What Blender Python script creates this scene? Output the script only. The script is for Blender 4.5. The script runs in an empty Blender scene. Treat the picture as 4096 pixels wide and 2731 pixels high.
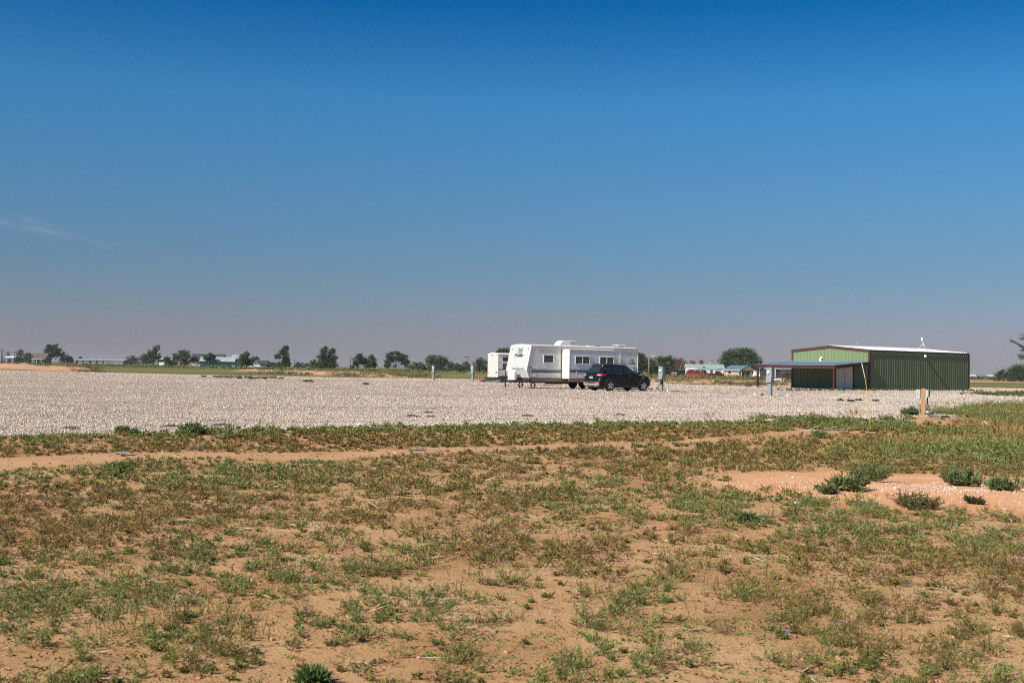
import bpy, bmesh, math, random
import numpy as np
from mathutils import Vector, Matrix

random.seed(7)
rng = np.random.default_rng(11)
SC = bpy.context.scene
COL = SC.collection
R = math.radians

# ------------------------------------------------------------------ camera model
FPX, CX, CY = 4900.0, 2048.0, 1365.5
CAMH = 1.6
PITCH = math.atan(110.5 / FPX)
ROLL = R(1.0)
_f = Vector((0, math.cos(PITCH), math.sin(PITCH)))
_u = Vector((0, -math.sin(PITCH), math.cos(PITCH)))
_r = Vector((1, 0, 0))
CR = _r * math.cos(ROLL) + _u * math.sin(ROLL)
CU = _u * math.cos(ROLL) - _r * math.sin(ROLL)
CF = _f
CAM = Vector((0, 0, CAMH))
PADZ = 0.33

def ray(px, py):
    return CF + CR * ((px - CX) / FPX) - CU * ((py - CY) / FPX)
def at(px, py, z):
    d = ray(px, py); t = (z - CAMH) / d.z
    return CAM + d * t
def xat(px, D, z=PADZ):
    k = (px - CX) / FPX; dz = z - CAMH
    return (k * (D * CF.y + dz * CF.z) - D * CR.y - dz * CR.z) / CR.x
def zat(py, X, D):
    k = -(py - CY) / FPX
    # (X,D,dz).CU = k (X,D,dz).CF
    return CAMH + (k * D * CF.y - X * CU.x - D * CU.y) / (CU.z - k * CF.z)

class Frame:
    """a local frame standing on the ground, turned by th about the vertical"""
    def __init__(s, O, th):
        s.O = Vector(O); s.th = th
        s.ex = Vector((math.cos(th), math.sin(th), 0)); s.ey = Vector((-math.sin(th), math.cos(th), 0))
    def loc(s, p):
        d = p - s.O
        return Vector((d.dot(s.ex), d.dot(s.ey), d.z))
    def locd(s, d):
        return Vector((d.dot(s.ex), d.dot(s.ey), d.z))
    def hit(s, px, py, ax, val):
        o = s.loc(CAM); d = s.locd(ray(px, py))
        t = (val - o[ax]) / d[ax]
        return o + d * t
    def hitn(s, px, py, p0, n):
        o = s.loc(CAM); d = s.locd(ray(px, py))
        t = (p0 - o).dot(n) / d.dot(n)
        return o + d * t

# ------------------------------------------------------------------ object helpers
def tag(o, label=None, cat=None, group=None, kind=None):
    if label: o["label"] = label
    if cat: o["category"] = cat
    if group: o["group"] = group
    if kind: o["kind"] = kind
    return o
def empty(name, loc, th=0.0, label=None, cat=None, group=None):
    o = bpy.data.objects.new(name, None); COL.objects.link(o)
    o.location = loc; o.rotation_euler = (0, 0, th); o.empty_display_size = 0.3
    return tag(o, label, cat, group)
def kids(o): return [c for c in bpy.data.objects if c.parent == o]
def copy_tree(o, parent=None):
    c = o.copy(); COL.objects.link(c); c.parent = parent
    for ch in kids(o): copy_tree(ch, c)
    return c

class MB:
    def __init__(s, T=None):
        s.v = []; s.f = []; s.m = []; s.T = T
    def add(s, vs, fs, mi=0):
        b = len(s.v)
        for p in vs:
            p = Vector(p)
            s.v.append(s.T(p) if s.T else p)
        for f in fs:
            s.f.append([b + i for i in f]); s.m.append(mi)
    def box(s, x0, x1, y0, y1, z0, z1, mi=0):
        s.add([(x0,y0,z0),(x1,y0,z0),(x1,y1,z0),(x0,y1,z0),(x0,y0,z1),(x1,y0,z1),(x1,y1,z1),(x0,y1,z1)],
              [(0,3,2,1),(4,5,6,7),(0,1,5,4),(1,2,6,5),(2,3,7,6),(3,0,4,7)], mi)
    def hexa(s, pts, mi=0):
        s.add(pts, [(0,3,2,1),(4,5,6,7),(0,1,5,4),(1,2,6,5),(2,3,7,6),(3,0,4,7)], mi)
    def prism(s, poly, c0, c1, fn, mi=0):
        """poly: 2-D outline, fn(a,b,c) -> 3-D"""
        n = len(poly)
        s.add([fn(a, b, c0) for a, b in poly] + [fn(a, b, c1) for a, b in poly],
              [tuple(range(n))[::-1], tuple(range(n, 2*n))] + [(i, (i+1) % n, n + (i+1) % n, n + i) for i in range(n)], mi)
    def tube(s, pts, r, n=6, mi=0, cap=True):
        pts = [Vector(p) for p in pts]
        rs = r if isinstance(r, (list, tuple)) else [r] * len(pts)
        vs = []; fs = []
        for i, p in enumerate(pts):
            d = (pts[min(i+1, len(pts)-1)] - pts[max(i-1, 0)])
            d = d.normalized() if d.length > 1e-9 else Vector((0, 0, 1))
            a = d.cross(Vector((0, 0, 1)) if abs(d.z) < .9 else Vector((1, 0, 0))).normalized(); b = d.cross(a)
            for k in range(n):
                t = 2 * math.pi * k / n
                vs.append(p + (a * math.cos(t) + b * math.sin(t)) * rs[i])
        for i in range(len(pts) - 1):
            for k in range(n):
                fs.append((i*n+k, i*n+(k+1) % n, (i+1)*n+(k+1) % n, (i+1)*n+k))
        if cap:
            fs.append(tuple(range(n))[::-1]); fs.append(tuple(range((len(pts)-1)*n, len(pts)*n)))
        s.add(vs, fs, mi)
    def cyl(s, p0, p1, r0, r1=None, n=12, mi=0):
        s.tube([p0, p1], [r0, r0 if r1 is None else r1], n, mi)
    def lathe(s, prof, c, axis=2, n=16, mi=0, cap=True):
        """prof: (radius, height) pairs around an axis through c"""
        c = Vector(c); vs = []; fs = []
        for r, h in prof:
            for k in range(n):
                t = 2*math.pi*k/n; a, b = r*math.cos(t), r*math.sin(t)
                q = {2: (a, b, h), 1: (a, h, b), 0: (h, a, b)}[axis]
                vs.append(c + Vector(q))
        for i in range(len(prof)-1):
            for k in range(n):
                fs.append((i*n+k, i*n+(k+1) % n, (i+1)*n+(k+1) % n, (i+1)*n+k))
        if cap: fs.append(tuple(range(n))[::-1]); fs.append(tuple(range((len(prof)-1)*n, len(prof)*n)))
        s.add(vs, fs, mi)
    def ringy(s, x0, x1, z0, z1, w, y0, y1, mi=0):
        """a rectangular frame lying in a plane of constant y"""
        s.box(x0, x1, y0, y1, z0, z0+w, mi); s.box(x0, x1, y0, y1, z1-w, z1, mi)
        s.box(x0, x0+w, y0, y1, z0+w, z1-w, mi); s.box(x1-w, x1, y0, y1, z0+w, z1-w, mi)
    def build(s, name, mats, parent=None, smooth=False, bevel=0, loc=None, th=None):
        me = bpy.data.meshes.new(name); me.from_pydata([tuple(p) for p in s.v], [], s.f)
        if not isinstance(mats, (list, tuple)): mats = [mats]
        for m in mats: me.materials.append(m)
        if len(mats) > 1: me.polygons.foreach_set("material_index", s.m)
        bm = bmesh.new(); bm.from_mesh(me); bmesh.ops.recalc_face_normals(bm, faces=bm.faces); bm.to_mesh(me); bm.free()
        if smooth: me.polygons.foreach_set("use_smooth", [True]*len(me.polygons))
        o = bpy.data.objects.new(name, me); COL.objects.link(o); o.parent = parent
        if loc is not None: o.location = loc
        if th is not None: o.rotation_euler = (0, 0, th)
        if bevel:
            b = o.modifiers.new("bevel", 'BEVEL'); b.width = bevel; b.segments = 2; b.limit_method = 'ANGLE'; b.angle_limit = R(40)
        return o

def npmesh(name, V, F, mat, cols=None, parent=None, smooth=False):
    """mesh from arrays; F is (m,k); cols is one colour per face"""
    V = np.asarray(V, dtype=np.float32); F = np.asarray(F, dtype=np.int32)
    m, k = F.shape
    me = bpy.data.meshes.new(name)
    me.vertices.add(len(V)); me.vertices.foreach_set("co", V.ravel())
    me.loops.add(m*k); me.loops.foreach_set("vertex_index", F.ravel())
    me.polygons.add(m); me.polygons.foreach_set("loop_start", np.arange(0, m*k, k, dtype=np.int32))
    me.update(calc_edges=True)
    if smooth: me.polygons.foreach_set("use_smooth", np.ones(m, dtype=bool))
    if cols is not None:
        a = me.attributes.new("Col", 'FLOAT_COLOR', 'FACE')
        c = np.ones((m, 4), dtype=np.float32); c[:, :3] = cols
        a.data.foreach_set("color", c.ravel())
    me.materials.append(mat)
    o = bpy.data.objects.new(name, me); COL.objects.link(o); o.parent = parent
    return o

# ------------------------------------------------------------------ materials
def newmat(name):
    m = bpy.data.materials.new(name); m.use_nodes = True
    nt = m.node_tree; b = nt.nodes["Principled BSDF"]
    return m, nt, b
def N(nt, t, **kw):
    n = nt.nodes.new(t)
    for k, v in kw.items():
        if k.startswith("i_"): n.inputs[k[2:].replace("_", " ")].default_value = v
        else: setattr(n, k, v)
    return n
def rgba(c): return (c[0], c[1], c[2], 1)
def pmat(name, c1, c2=None, scale=4.0, rough=.6, metal=0.0, bump=0.0, coat=0.0, spec=.5, stretch=None, bscale=None, dirt=0.0):
    m, nt, b = newmat(name)
    b.inputs["Roughness"].default_value = rough; b.inputs["Metallic"].default_value = metal
    b.inputs["Specular IOR Level"].default_value = spec
    b.inputs["Coat Weight"].default_value = coat
    c2 = c2 or tuple(x*.86 for x in c1)
    tc = N(nt, "ShaderNodeTexCoord")
    src = tc.outputs["Object"]
    if stretch:
        mp = N(nt, "ShaderNodeMapping"); mp.inputs["Scale"].default_value = stretch
        nt.links.new(src, mp.inputs[0]); src = mp.outputs[0]
    nz = N(nt, "ShaderNodeTexNoise"); nz.inputs["Scale"].default_value = scale; nz.inputs["Detail"].default_value = 6
    nt.links.new(src, nz.inputs["Vector"])
    rp = N(nt, "ShaderNodeValToRGB"); rp.color_ramp.elements[0].position = .3; rp.color_ramp.elements[1].position = .7
    rp.color_ramp.elements[0].color = rgba(c2); rp.color_ramp.elements[1].color = rgba(c1)
    nt.links.new(nz.outputs["Fac"], rp.inputs[0])
    nt.links.new(rp.outputs[0], b.inputs["Base Color"])
    if bump:
        n2 = N(nt, "ShaderNodeTexNoise"); n2.inputs["Scale"].default_value = bscale or scale*6; n2.inputs["Detail"].default_value = 4
        nt.links.new(src, n2.inputs["Vector"])
        bp = N(nt, "ShaderNodeBump"); bp.inputs["Strength"].default_value = bump; bp.inputs["Distance"].default_value = .02
        nt.links.new(n2.outputs["Fac"], bp.inputs["Height"]); nt.links.new(bp.outputs[0], b.inputs["Normal"])
    return m
def leafmat(name, rough=.65, trans=.25):
    m, nt, b = newmat(name)
    at_ = N(nt, "ShaderNodeAttribute", attribute_name="Col")
    b.inputs["Roughness"].default_value = rough; b.inputs["Specular IOR Level"].default_value = .25
    nt.links.new(at_.outputs["Color"], b.inputs["Base Color"])
    if trans:
        tr = N(nt, "ShaderNodeBsdfTranslucent"); nt.links.new(at_.outputs["Color"], tr.inputs[0])
        mx = N(nt, "ShaderNodeMixShader"); mx.inputs[0].default_value = trans
        nt.links.new(b.outputs[0], mx.inputs[1]); nt.links.new(tr.outputs[0], mx.inputs[2])
        nt.links.new(mx.outputs[0], nt.nodes["Material Output"].inputs[0])
    return m

# ------------------------------------------------------------------ noise for placing things
_lat = rng.random((8, 256, 256))
def vnoise(x, y, s, k=0):
    x = np.asarray(x)/s + 1000.37*k; y = np.asarray(y)/s + 517.91*k
    xi = np.floor(x).astype(int); yi = np.floor(y).astype(int)
    fx = x-xi; fy = y-yi; fx = fx*fx*(3-2*fx); fy = fy*fy*(3-2*fy)
    L = _lat[k % 8]
    g = lambda a, b: L[a & 255, b & 255]
    return (g(xi, yi)*(1-fx)+g(xi+1, yi)*fx)*(1-fy)+(g(xi, yi+1)*(1-fx)+g(xi+1, yi+1)*fx)*fy
def fbm(x, y, s, k=0, o=4):
    t = 0; a = .5
    for i in range(o): t = t + a*vnoise(x, y, s/2**i, (k+i) % 8); a *= .5
    return t/(1-.5**o)
def sstep(a, b, x):
    t = np.clip((np.asarray(x)-a)/(b-a), 0, 1); return t*t*(3-2*t)

# ------------------------------------------------------------------ lines on the ground
def worldline(pts, z):
    w = [at(px, py, z) for px, py in pts]
    return np.array([(p.x, p.y) for p in w])
EDGE = worldline([(0,1757),(357,1750),(714,1737),(1300,1722),(2000,1708),(2700,1697),(3056,1690),(3300,1685),(3620,1678),(3740,1672),(3946,1664),(4096,1656)], .27)
PUP = worldline([(0,1838),(357,1826),(714,1811),(1300,1806),(1900,1783),(2700,1759),(2937,1743),(3204,1722),(3471,1711),(3650,1700)], .10)
PLO = worldline([(0,1877),(357,1861),(714,1836),(1300,1839),(1900,1808),(2700,1776),(2937,1763),(3204,1746),(3471,1730),(3650,1719)], .06)
FAR = worldline([(-300,1470),(0,1480),(372,1489),(700,1497),(1275,1508),(1700,1514),(1950,1518),(2620,1529),(2700,1535),(2800,1539),(3040,1543),(3885,1550),(4096,1554),(4400,1557)], PADZ)
def lin(L, x):
    x = np.asarray(x, dtype=float)
    y = np.interp(x, L[:, 0], L[:, 1])
    sl = (L[2, 1]-L[0, 1])/(L[2, 0]-L[0, 0]); sr = (L[-1, 1]-L[-3, 1])/(L[-1, 0]-L[-3, 0])
    y = np.where(x < L[0, 0], L[0, 1]+sl*(x-L[0, 0]), y)
    return np.where(x > L[-1, 0], L[-1, 1]+sr*(x-L[-1, 0]), y)
SAND = (6.3, 17.4)
def sandmask(x, y):
    x = np.asarray(x); y = np.asarray(y)
    dx = (x-SAND[0])/np.where(x > SAND[0], 4.4, 3.3); dy = (y-SAND[1]+.12*(x-6))/np.where(y > SAND[1], 3.2, 3.2)
    d = np.sqrt(dx*dx+dy*dy) + (fbm(x, y, 1.6, 3)-.5)*.5
    return 1-sstep(.8, 1.05, d)
def gz0(x, y):
    x = np.asarray(x, dtype=float); y = np.asarray(y, dtype=float)
    e = lin(EDGE, x)-y
    pu = lin(PUP, x); pl = lin(PLO, x)
    w = np.maximum(lin(EDGE, x)-pu, 1.5)
    z = .3-.18*sstep(0, 1, e/w)-.12*sstep(0, 4.5, e-w)
    mid = .5*(pu+pl); w = .5*(pu-pl)+.6
    z = z-.03*np.exp(-((y-mid)/w)**2)
    near = 1-sstep(60, 120, np.hypot(x, y))
    z = z+near*sstep(-.5, 1.5, e)*((fbm(x, y, 2.2, 1)-.5)*.10+(fbm(x, y, .6, 2)-.5)*.035)
    z = z+.09*np.exp(-(((x-5.0)/1.6)**2+((y-17.2)/.9)**2))*1.0+.07*np.exp(-(((x-6.6)/.8)**2+((y-16.2)/.5)**2))
    # spoil heap round the well post
    z = z+.11*np.exp(-(((x-WELL.x)/1.1)**2+((y-WELL.y+1.25)/.8)**2))
    return z
WELL = at(3694, 1668, .30)
def gz(x, y): return float(gz0(np.array([x]), np.array([y]))[0])
HAZE = .00013
# ------------------------------------------------------------------ light, sky, camera
SUN_AZ, SUN_EL = R(217.6), R(39)
S = Vector((math.cos(SUN_AZ)*math.cos(SUN_EL), math.sin(SUN_AZ)*math.cos(SUN_EL), math.sin(SUN_EL)))
sl = bpy.data.lights.new("sun", 'SUN'); sl.energy = 5.0; sl.angle = R(.53); sl.color = (1.0, .93, .82)
so = bpy.data.objects.new("sun", sl); COL.objects.link(so); so.rotation_euler = S.to_track_quat('Z', 'Y').to_euler()
so.location = S*50
wd = bpy.data.worlds.new("World"); SC.world = wd; wd.use_nodes = True
nt = wd.node_tree; bg = nt.nodes["Background"]
sky = N(nt, "ShaderNodeTexSky", sky_type='NISHITA', sun_disc=False)
sky.sun_elevation = SUN_EL; sky.sun_rotation = math.atan2(S.x, S.y) % (2*math.pi)
sky.altitude = 900; sky.air_density = 1.0; sky.dust_density = .6; sky.ozone_density = 1.6
tc = N(nt, "ShaderNodeTexCoord"); sp = N(nt, "ShaderNodeSeparateXYZ"); nt.links.new(tc.outputs["Generated"], sp.inputs[0])
rp = N(nt, "ShaderNodeValToRGB")
mr = N(nt, "ShaderNodeMapRange"); mr.inputs["From Min"].default_value = 0; mr.inputs["From Max"].default_value = .5
nt.links.new(sp.outputs["Z"], mr.inputs[0]); nt.links.new(mr.outputs[0], rp.inputs[0])
SKYRAMP = [(0.0, (.315,.300,.425)), (.064, (.300,.296,.415)), (.146, (.262,.340,.445)), (.27, (.235,.425,.560)), (.43, (.160,.510,.72)), (.57, (.016,.35,.64)), (.74, (.03,.28,.52)), (1.0, (.03,.20,.42))]
cr = rp.color_ramp
for i, (p, c) in enumerate(SKYRAMP):
    e = cr.elements[i] if i < 2 else cr.elements.new(p)
    e.position = p; e.color = rgba(c)
mu = N(nt, "ShaderNodeMix", data_type='RGBA', blend_type='MULTIPLY'); mu.inputs[0].default_value = 1
nt.links.new(sky.outputs[0], mu.inputs[6]); nt.links.new(rp.outputs[0], mu.inputs[7])
# a thin streak of cirrus low on the left
def M2(op, a, b=None):
    n = N(nt, "ShaderNodeMath", operation=op)
    for i, q in enumerate((a, b)):
        if q is None: continue
        if hasattr(q, "links"): nt.links.new(q, n.inputs[i])
        else: n.inputs[i].default_value = q
    return n.outputs[0]
ysafe = M2('MAXIMUM', sp.outputs["Y"], .05)
U = M2('DIVIDE', sp.outputs["X"], ysafe); W = M2('DIVIDE', sp.outputs["Z"], ysafe)
cl = M2('SUBTRACT', W, M2('ADD', M2('MULTIPLY', M2('ADD', U, .418), -.17), .1135))
cmb = N(nt, "ShaderNodeCombineXYZ"); nt.links.new(M2('MULTIPLY', U, 22), cmb.inputs[0]); nt.links.new(M2('MULTIPLY', M2('ADD', cl, M2('MULTIPLY', U, .1)), 170), cmb.inputs[1])
cn = N(nt, "ShaderNodeTexNoise"); cn.inputs["Scale"].default_value = 1; cn.inputs["Detail"].default_value = 7; cn.inputs["Distortion"].default_value = .6
nt.links.new(cmb.outputs[0], cn.inputs["Vector"])
g = M2('EXPONENT', M2('MULTIPLY', M2('POWER', M2('MULTIPLY', M2('ABSOLUTE', cl), 1/.0055), 2.0), -1))
fade = N(nt, "ShaderNodeMapRange"); fade.inputs["From Min"].default_value = -.27; fade.inputs["From Max"].default_value = -.40; nt.links.new(U, fade.inputs[0])
nn = N(nt, "ShaderNodeMapRange"); nn.inputs["From Min"].default_value = .42; nn.inputs["From Max"].default_value = .75; nt.links.new(cn.outputs["Fac"], nn.inputs[0])
cm = M2('MULTIPLY', M2('MULTIPLY', M2('MULTIPLY', g, fade.outputs[0]), nn.outputs[0]), .18)
mc = N(nt, "ShaderNodeMix", data_type='RGBA'); mc.inputs[7].default_value = (5.0, 4.7, 4.9, 1)
nt.links.new(cm, mc.inputs[0]); nt.links.new(mu.outputs[2], mc.inputs[6])
nt.links.new(mc.outputs[2], bg.inputs["Color"]); bg.inputs["Strength"].default_value = .10

cd = bpy.data.cameras.new("camera"); co = bpy.data.objects.new("camera", cd); COL.objects.link(co); SC.camera = co
cd.sensor_width = 36; cd.lens = 36*FPX/4096; cd.clip_end = 20000; cd.clip_start = .1
mw = Matrix((CR, CU, -CF)).transposed().to_4x4(); mw.translation = CAM; co.matrix_world = mw
cd.dof.use_dof = True; cd.dof.focus_distance = 60; cd.dof.aperture_fstop = 7
SC.view_settings.view_transform = 'Standard'; SC.view_settings.look = 'None'; SC.view_settings.exposure = .45; SC.view_settings.gamma = 1
SC.render.engine = 'CYCLES'; SC.cycles.max_bounces = 6; SC.cycles.use_denoising = False; SC.cycles.filter_width = 1.15

# ------------------------------------------------------------------ ground
def ground_mat():
    m, nt, b = newmat("ground_soil")
    L = nt.links.new
    tc = N(nt, "ShaderNodeTexCoord"); at_ = N(nt, "ShaderNodeAttribute", attribute_name="mask")
    sx = N(nt, "ShaderNodeSeparateColor"); L(at_.outputs["Color"], sx.inputs[0])
    def noise(s, d=6, rgh=.55):
        n = N(nt, "ShaderNodeTexNoise"); n.inputs["Scale"].default_value = s; n.inputs["Detail"].default_value = d; n.inputs["Roughness"].default_value = rgh
        L(tc.outputs["Object"], n.inputs["Vector"]); return n.outputs["Fac"]
    def ramp(src, *st):
        r_ = N(nt, "ShaderNodeValToRGB")
        for i, (p, c) in enumerate(st):
            e = r_.color_ramp.elements[i] if i < 2 else r_.color_ramp.elements.new(p)
            e.position = p; e.color = rgba(c)
        L(src, r_.inputs[0]); return r_.outputs[0]
    def mix(f, a, c, bt='MIX'):
        x = N(nt, "ShaderNodeMix", data_type='RGBA', blend_type=bt)
        if hasattr(f, "links"): L(f, x.inputs[0])
        else: x.inputs[0].default_value = f
        for i, q in ((6, a), (7, c)):
            if hasattr(q, "links"): L(q, x.inputs[i])
            else: x.inputs[i].default_value = rgba(q)
        return x.outputs[2]
    soil = ramp(noise(.8, 8), (.30, (.36,.205,.092)), (.5, (.49,.30,.15)), (.72, (.57,.38,.215)))
    spots = ramp(noise(8, 8, .75), (.36, (.40,.28,.22)), (.46, (1,1,1)))
    soil = mix(.85, soil, spots, 'MULTIPLY')
    grit = ramp(noise(60, 3, .8), (.35, (.75,.72,.70)), (.6, (1.06,1.05,1.03)))
    soil = mix(.8, soil, grit, 'MULTIPLY')
    wn = N(nt, 'ShaderNodeMix', data_type='RGBA', blend_type='ADD'); wn.inputs[0].default_value = .12; L(tc.outputs['Object'], wn.inputs[6])
    dn = N(nt, 'ShaderNodeTexNoise'); dn.inputs['Scale'].default_value = 6; L(tc.outputs['Object'], dn.inputs['Vector']); L(dn.outputs['Color'], wn.inputs[7])
    vc = N(nt, 'ShaderNodeTexVoronoi', feature='DISTANCE_TO_EDGE'); vc.inputs['Scale'].default_value = 7; L(wn.outputs[2], vc.inputs['Vector'])
    crack = ramp(vc.outputs['Distance'], (.0, (.55,.50,.46)), (.035, (1,1,1)))
    cmask = ramp(noise(1.3, 4), (.46, (0,0,0)), (.58, (1,1,1)))
    soil = mix(cmask, soil, mix(1.0, soil, crack, 'MULTIPLY'))
    path = ramp(noise(1.4, 6), (.3, (.45,.255,.13)), (.7, (.54,.335,.185)))
    soil = mix(sx.outputs[2], soil, path)
    sand = ramp(noise(1.1, 6), (.3, (.62,.30,.14)), (.7, (.71,.43,.26)))
    sand = mix(.6, sand, grit, 'MULTIPLY')
    base = mix(sx.outputs[0], soil, sand)
    n1 = N(nt, "ShaderNodeMapping"); n1.inputs["Scale"].default_value = (.012, .05, 1); L(tc.outputs["Object"], n1.inputs[0])
    n2 = N(nt, "ShaderNodeTexNoise"); n2.inputs["Scale"].default_value = 1; n2.inputs["Detail"].default_value = 9; n2.inputs["Roughness"].default_value = .62; L(n1.outputs[0], n2.inputs["Vector"])
    fld = ramp(n2.outputs["Fac"], (.30, (.085,.105,.032)), (.48, (.15,.145,.05)), (.66, (.26,.195,.085)))
    base = mix(sx.outputs[1], base, fld)
    L(base, b.inputs["Base Color"]); b.inputs["Roughness"].default_value = .95; b.inputs["Specular IOR Level"].default_value = .1
    bp = N(nt, "ShaderNodeBump"); bp.inputs["Strength"].default_value = .55; bp.inputs["Distance"].default_value = .03
    h = N(nt, "ShaderNodeMath", operation='ADD'); L(noise(12, 8, .7), h.inputs[0]); L(noise(45, 4, .7), h.inputs[1])
    L(h.outputs[0], bp.inputs["Height"]); L(bp.outputs[0], b.inputs["Normal"])
    return m
def gridmesh(name, X, Y, Z, mat, masks=None):
    ny, nx = X.shape
    V = np.stack([X, Y, Z], -1).reshape(-1, 3)
    i = np.arange(ny*nx).reshape(ny, nx)
    F = np.stack([i[:-1, :-1], i[:-1, 1:], i[1:, 1:], i[1:, :-1]], -1).reshape(-1, 4)
    o = npmesh(name, V, F, mat, smooth=True)
    if masks is not None:
        a = o.data.attributes.new("mask", 'FLOAT_COLOR', 'POINT')
        c = np.ones((ny*nx, 4), dtype=np.float32); c[:, :3] = masks.reshape(-1, 3)
        a.data.foreach_set("color", c.ravel())
    return o
xs = 14*np.sinh(np.linspace(-6.0, 6.0, 620)); ys = 16+13*np.sinh(np.linspace(-2.2, 6.6, 470))
X, Y = np.meshgrid(xs, ys)
Z = gz0(X, Y)
pu, pl = lin(PUP, X), lin(PLO, X)
wob = (fbm(X, Y, .9, 5)-.5)*1.1
pathm = sstep(pl-.5, pl+.3, Y+wob)*(1-sstep(pu-.3, pu+.4, Y+wob))
fieldm = sstep(-2, 3, Y-lin(FAR, X)-6+(fbm(X, Y, 14, 4)-.5)*10)
sandm = sandmask(X, Y)
ground = gridmesh("ground", X, Y, Z, ground_mat(), np.stack([sandm, fieldm, pathm], -1))
tag(ground, "reddish bare soil running out to the green fields", "ground", kind="structure")

# ------------------------------------------------------------------ gravel pad
def gravel_mat():
    m, nt, b = newmat("white_gravel"); L = nt.links.new
    tc = N(nt, "ShaderNodeTexCoord")
    def ramp(src, *st):
        r_ = N(nt, "ShaderNodeValToRGB")
        for i, (p, c) in enumerate(st):
            e = r_.color_ramp.elements[i] if i < 2 else r_.color_ramp.elements.new(p)
            e.position = p; e.color = rgba(c)
        L(src, r_.inputs[0]); return r_.outputs[0]
    def mult(f, a, c):
        x = N(nt, "ShaderNodeMix", data_type='RGBA', blend_type='MULTIPLY'); x.inputs[0].default_value = f
        L(a, x.inputs[6]); L(c, x.inputs[7]); return x.outputs[2]
    v = N(nt, "ShaderNodeTexVoronoi"); v.inputs["Scale"].default_value = 13; L(tc.outputs["Object"], v.inputs["Vector"])
    sc = N(nt, "ShaderNodeSeparateColor"); L(v.outputs["Color"], sc.inputs[0])
    st = ramp(sc.outputs[0], (0, (.18,.148,.12)), (.16, (.42,.36,.305)), (.55, (.63,.55,.475)), (1, (.79,.71,.625)))
    gap = ramp(v.outputs["Distance"], (.35, (1,1,1)), (.62, (.42,.36,.30)))
    c = mult(.85, st, gap)
    v2 = N(nt, "ShaderNodeTexVoronoi"); v2.inputs["Scale"].default_value = 2.6; L(tc.outputs["Object"], v2.inputs["Vector"])  # both broad cell layers darken the colour for stone shadows and clusters
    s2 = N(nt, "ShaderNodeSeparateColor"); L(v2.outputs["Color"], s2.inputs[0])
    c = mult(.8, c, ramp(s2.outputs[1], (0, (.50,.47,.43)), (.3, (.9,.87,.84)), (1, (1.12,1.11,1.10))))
    v3 = N(nt, 'ShaderNodeTexVoronoi'); v3.inputs['Scale'].default_value = .9; L(tc.outputs['Object'], v3.inputs['Vector'])
    s3 = N(nt, 'ShaderNodeSeparateColor'); L(v3.outputs['Color'], s3.inputs[0])
    c = mult(.6, c, ramp(s3.outputs[2], (0, (.62,.58,.54)), (.25, (.93,.91,.89)), (1, (1.08,1.07,1.06))))
    nz = N(nt, "ShaderNodeTexNoise"); nz.inputs["Scale"].default_value = .16; nz.inputs["Detail"].default_value = 8; nz.inputs["Roughness"].default_value = .65
    mp = N(nt, "ShaderNodeMapping"); mp.inputs["Rotation"].default_value = (0, 0, R(-35)); mp.inputs["Scale"].default_value = (.35, 1.4, 1)
    L(tc.outputs["Object"], mp.inputs[0]); L(mp.outputs[0], nz.inputs["Vector"])
    c = mult(.8, c, ramp(nz.outputs["Fac"], (.33, (.72,.66,.60)), (.5, (.98,.96,.94)), (.7, (1.05,1.04,1.03))))
    L(c, b.inputs["Base Color"]); b.inputs["Roughness"].default_value = .9; b.inputs["Specular IOR Level"].default_value = .15
    bp = N(nt, "ShaderNodeBump"); bp.inputs["Strength"].default_value = .7; bp.inputs["Distance"].default_value = .03; bp.invert = True
    L(v.outputs["Distance"], bp.inputs["Height"]); L(bp.outputs[0], b.inputs["Normal"])
    return m
GRAVEL = gravel_mat()
px_ = np.concatenate([np.linspace(-75, -14, 60), np.linspace(-13.8, 24, 260), np.linspace(24.5, 95, 90)])
tt = np.concatenate([np.array([-.004, 0]), np.linspace(.004, 1, 40)])
PX, TT = np.meshgrid(px_, tt)
wobE = (fbm(PX, PX*0, 1.3, 2)-.5)*.8
e0 = lin(EDGE, PX)+wobE
e0 = np.where(e0 < 2, 2, e0)
PY = e0+TT*(lin(FAR, PX)-e0); PZ = np.full_like(PX, PADZ)
PZ[0, :] = PADZ-.10
PZ[-1, :] = PADZ-.1
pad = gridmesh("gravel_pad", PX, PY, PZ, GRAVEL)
tag(pad, "wide lot covered in coarse white gravel", "gravel lot", kind="structure")

# loose stones lying on the near part of the lot
def icos():
    bm = bmesh.new(); bmesh.ops.create_icosphere(bm, subdivisions=1, radius=1)
    v = np.array([p.co[:] for p in bm.verts]); f = np.array([[q.index for q in p.verts] for p in bm.faces]); bm.free(); return v, f
IV, IF = icos()
def stones(name, x, y, z, size, cols, mat):
    n = len(x)
    jit = 1+(rng.random((n, 12, 1))-.5)*.5
    v = IV[None]*jit*(size[:, None, None]*np.stack([rng.uniform(.8, 1.3, n), rng.uniform(.7, 1.0, n), rng.uniform(.45, .8, n)], -1)[:, None, :])
    a = rng.uniform(0, 6.28, n); c, s_ = np.cos(a)[:, None], np.sin(a)[:, None]
    vx = v[..., 0]*c-v[..., 1]*s_; vy = v[..., 0]*s_+v[..., 1]*c; vz = v[..., 2]
    tl = rng.uniform(-.5, .5, n)[:, None]
    vz2 = vz+vx*tl
    V = np.stack([vx+x[:, None], vy+y[:, None], vz2+z[:, None]], -1).reshape(-1, 3)
    F = (IF[None]+(np.arange(n)*12)[:, None, None]).reshape(-1, 3)
    return npmesh(name, V, F, mat, np.repeat(cols, 20, 0))
STONE = leafmat("gravel_stone", .9, 0)
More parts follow.
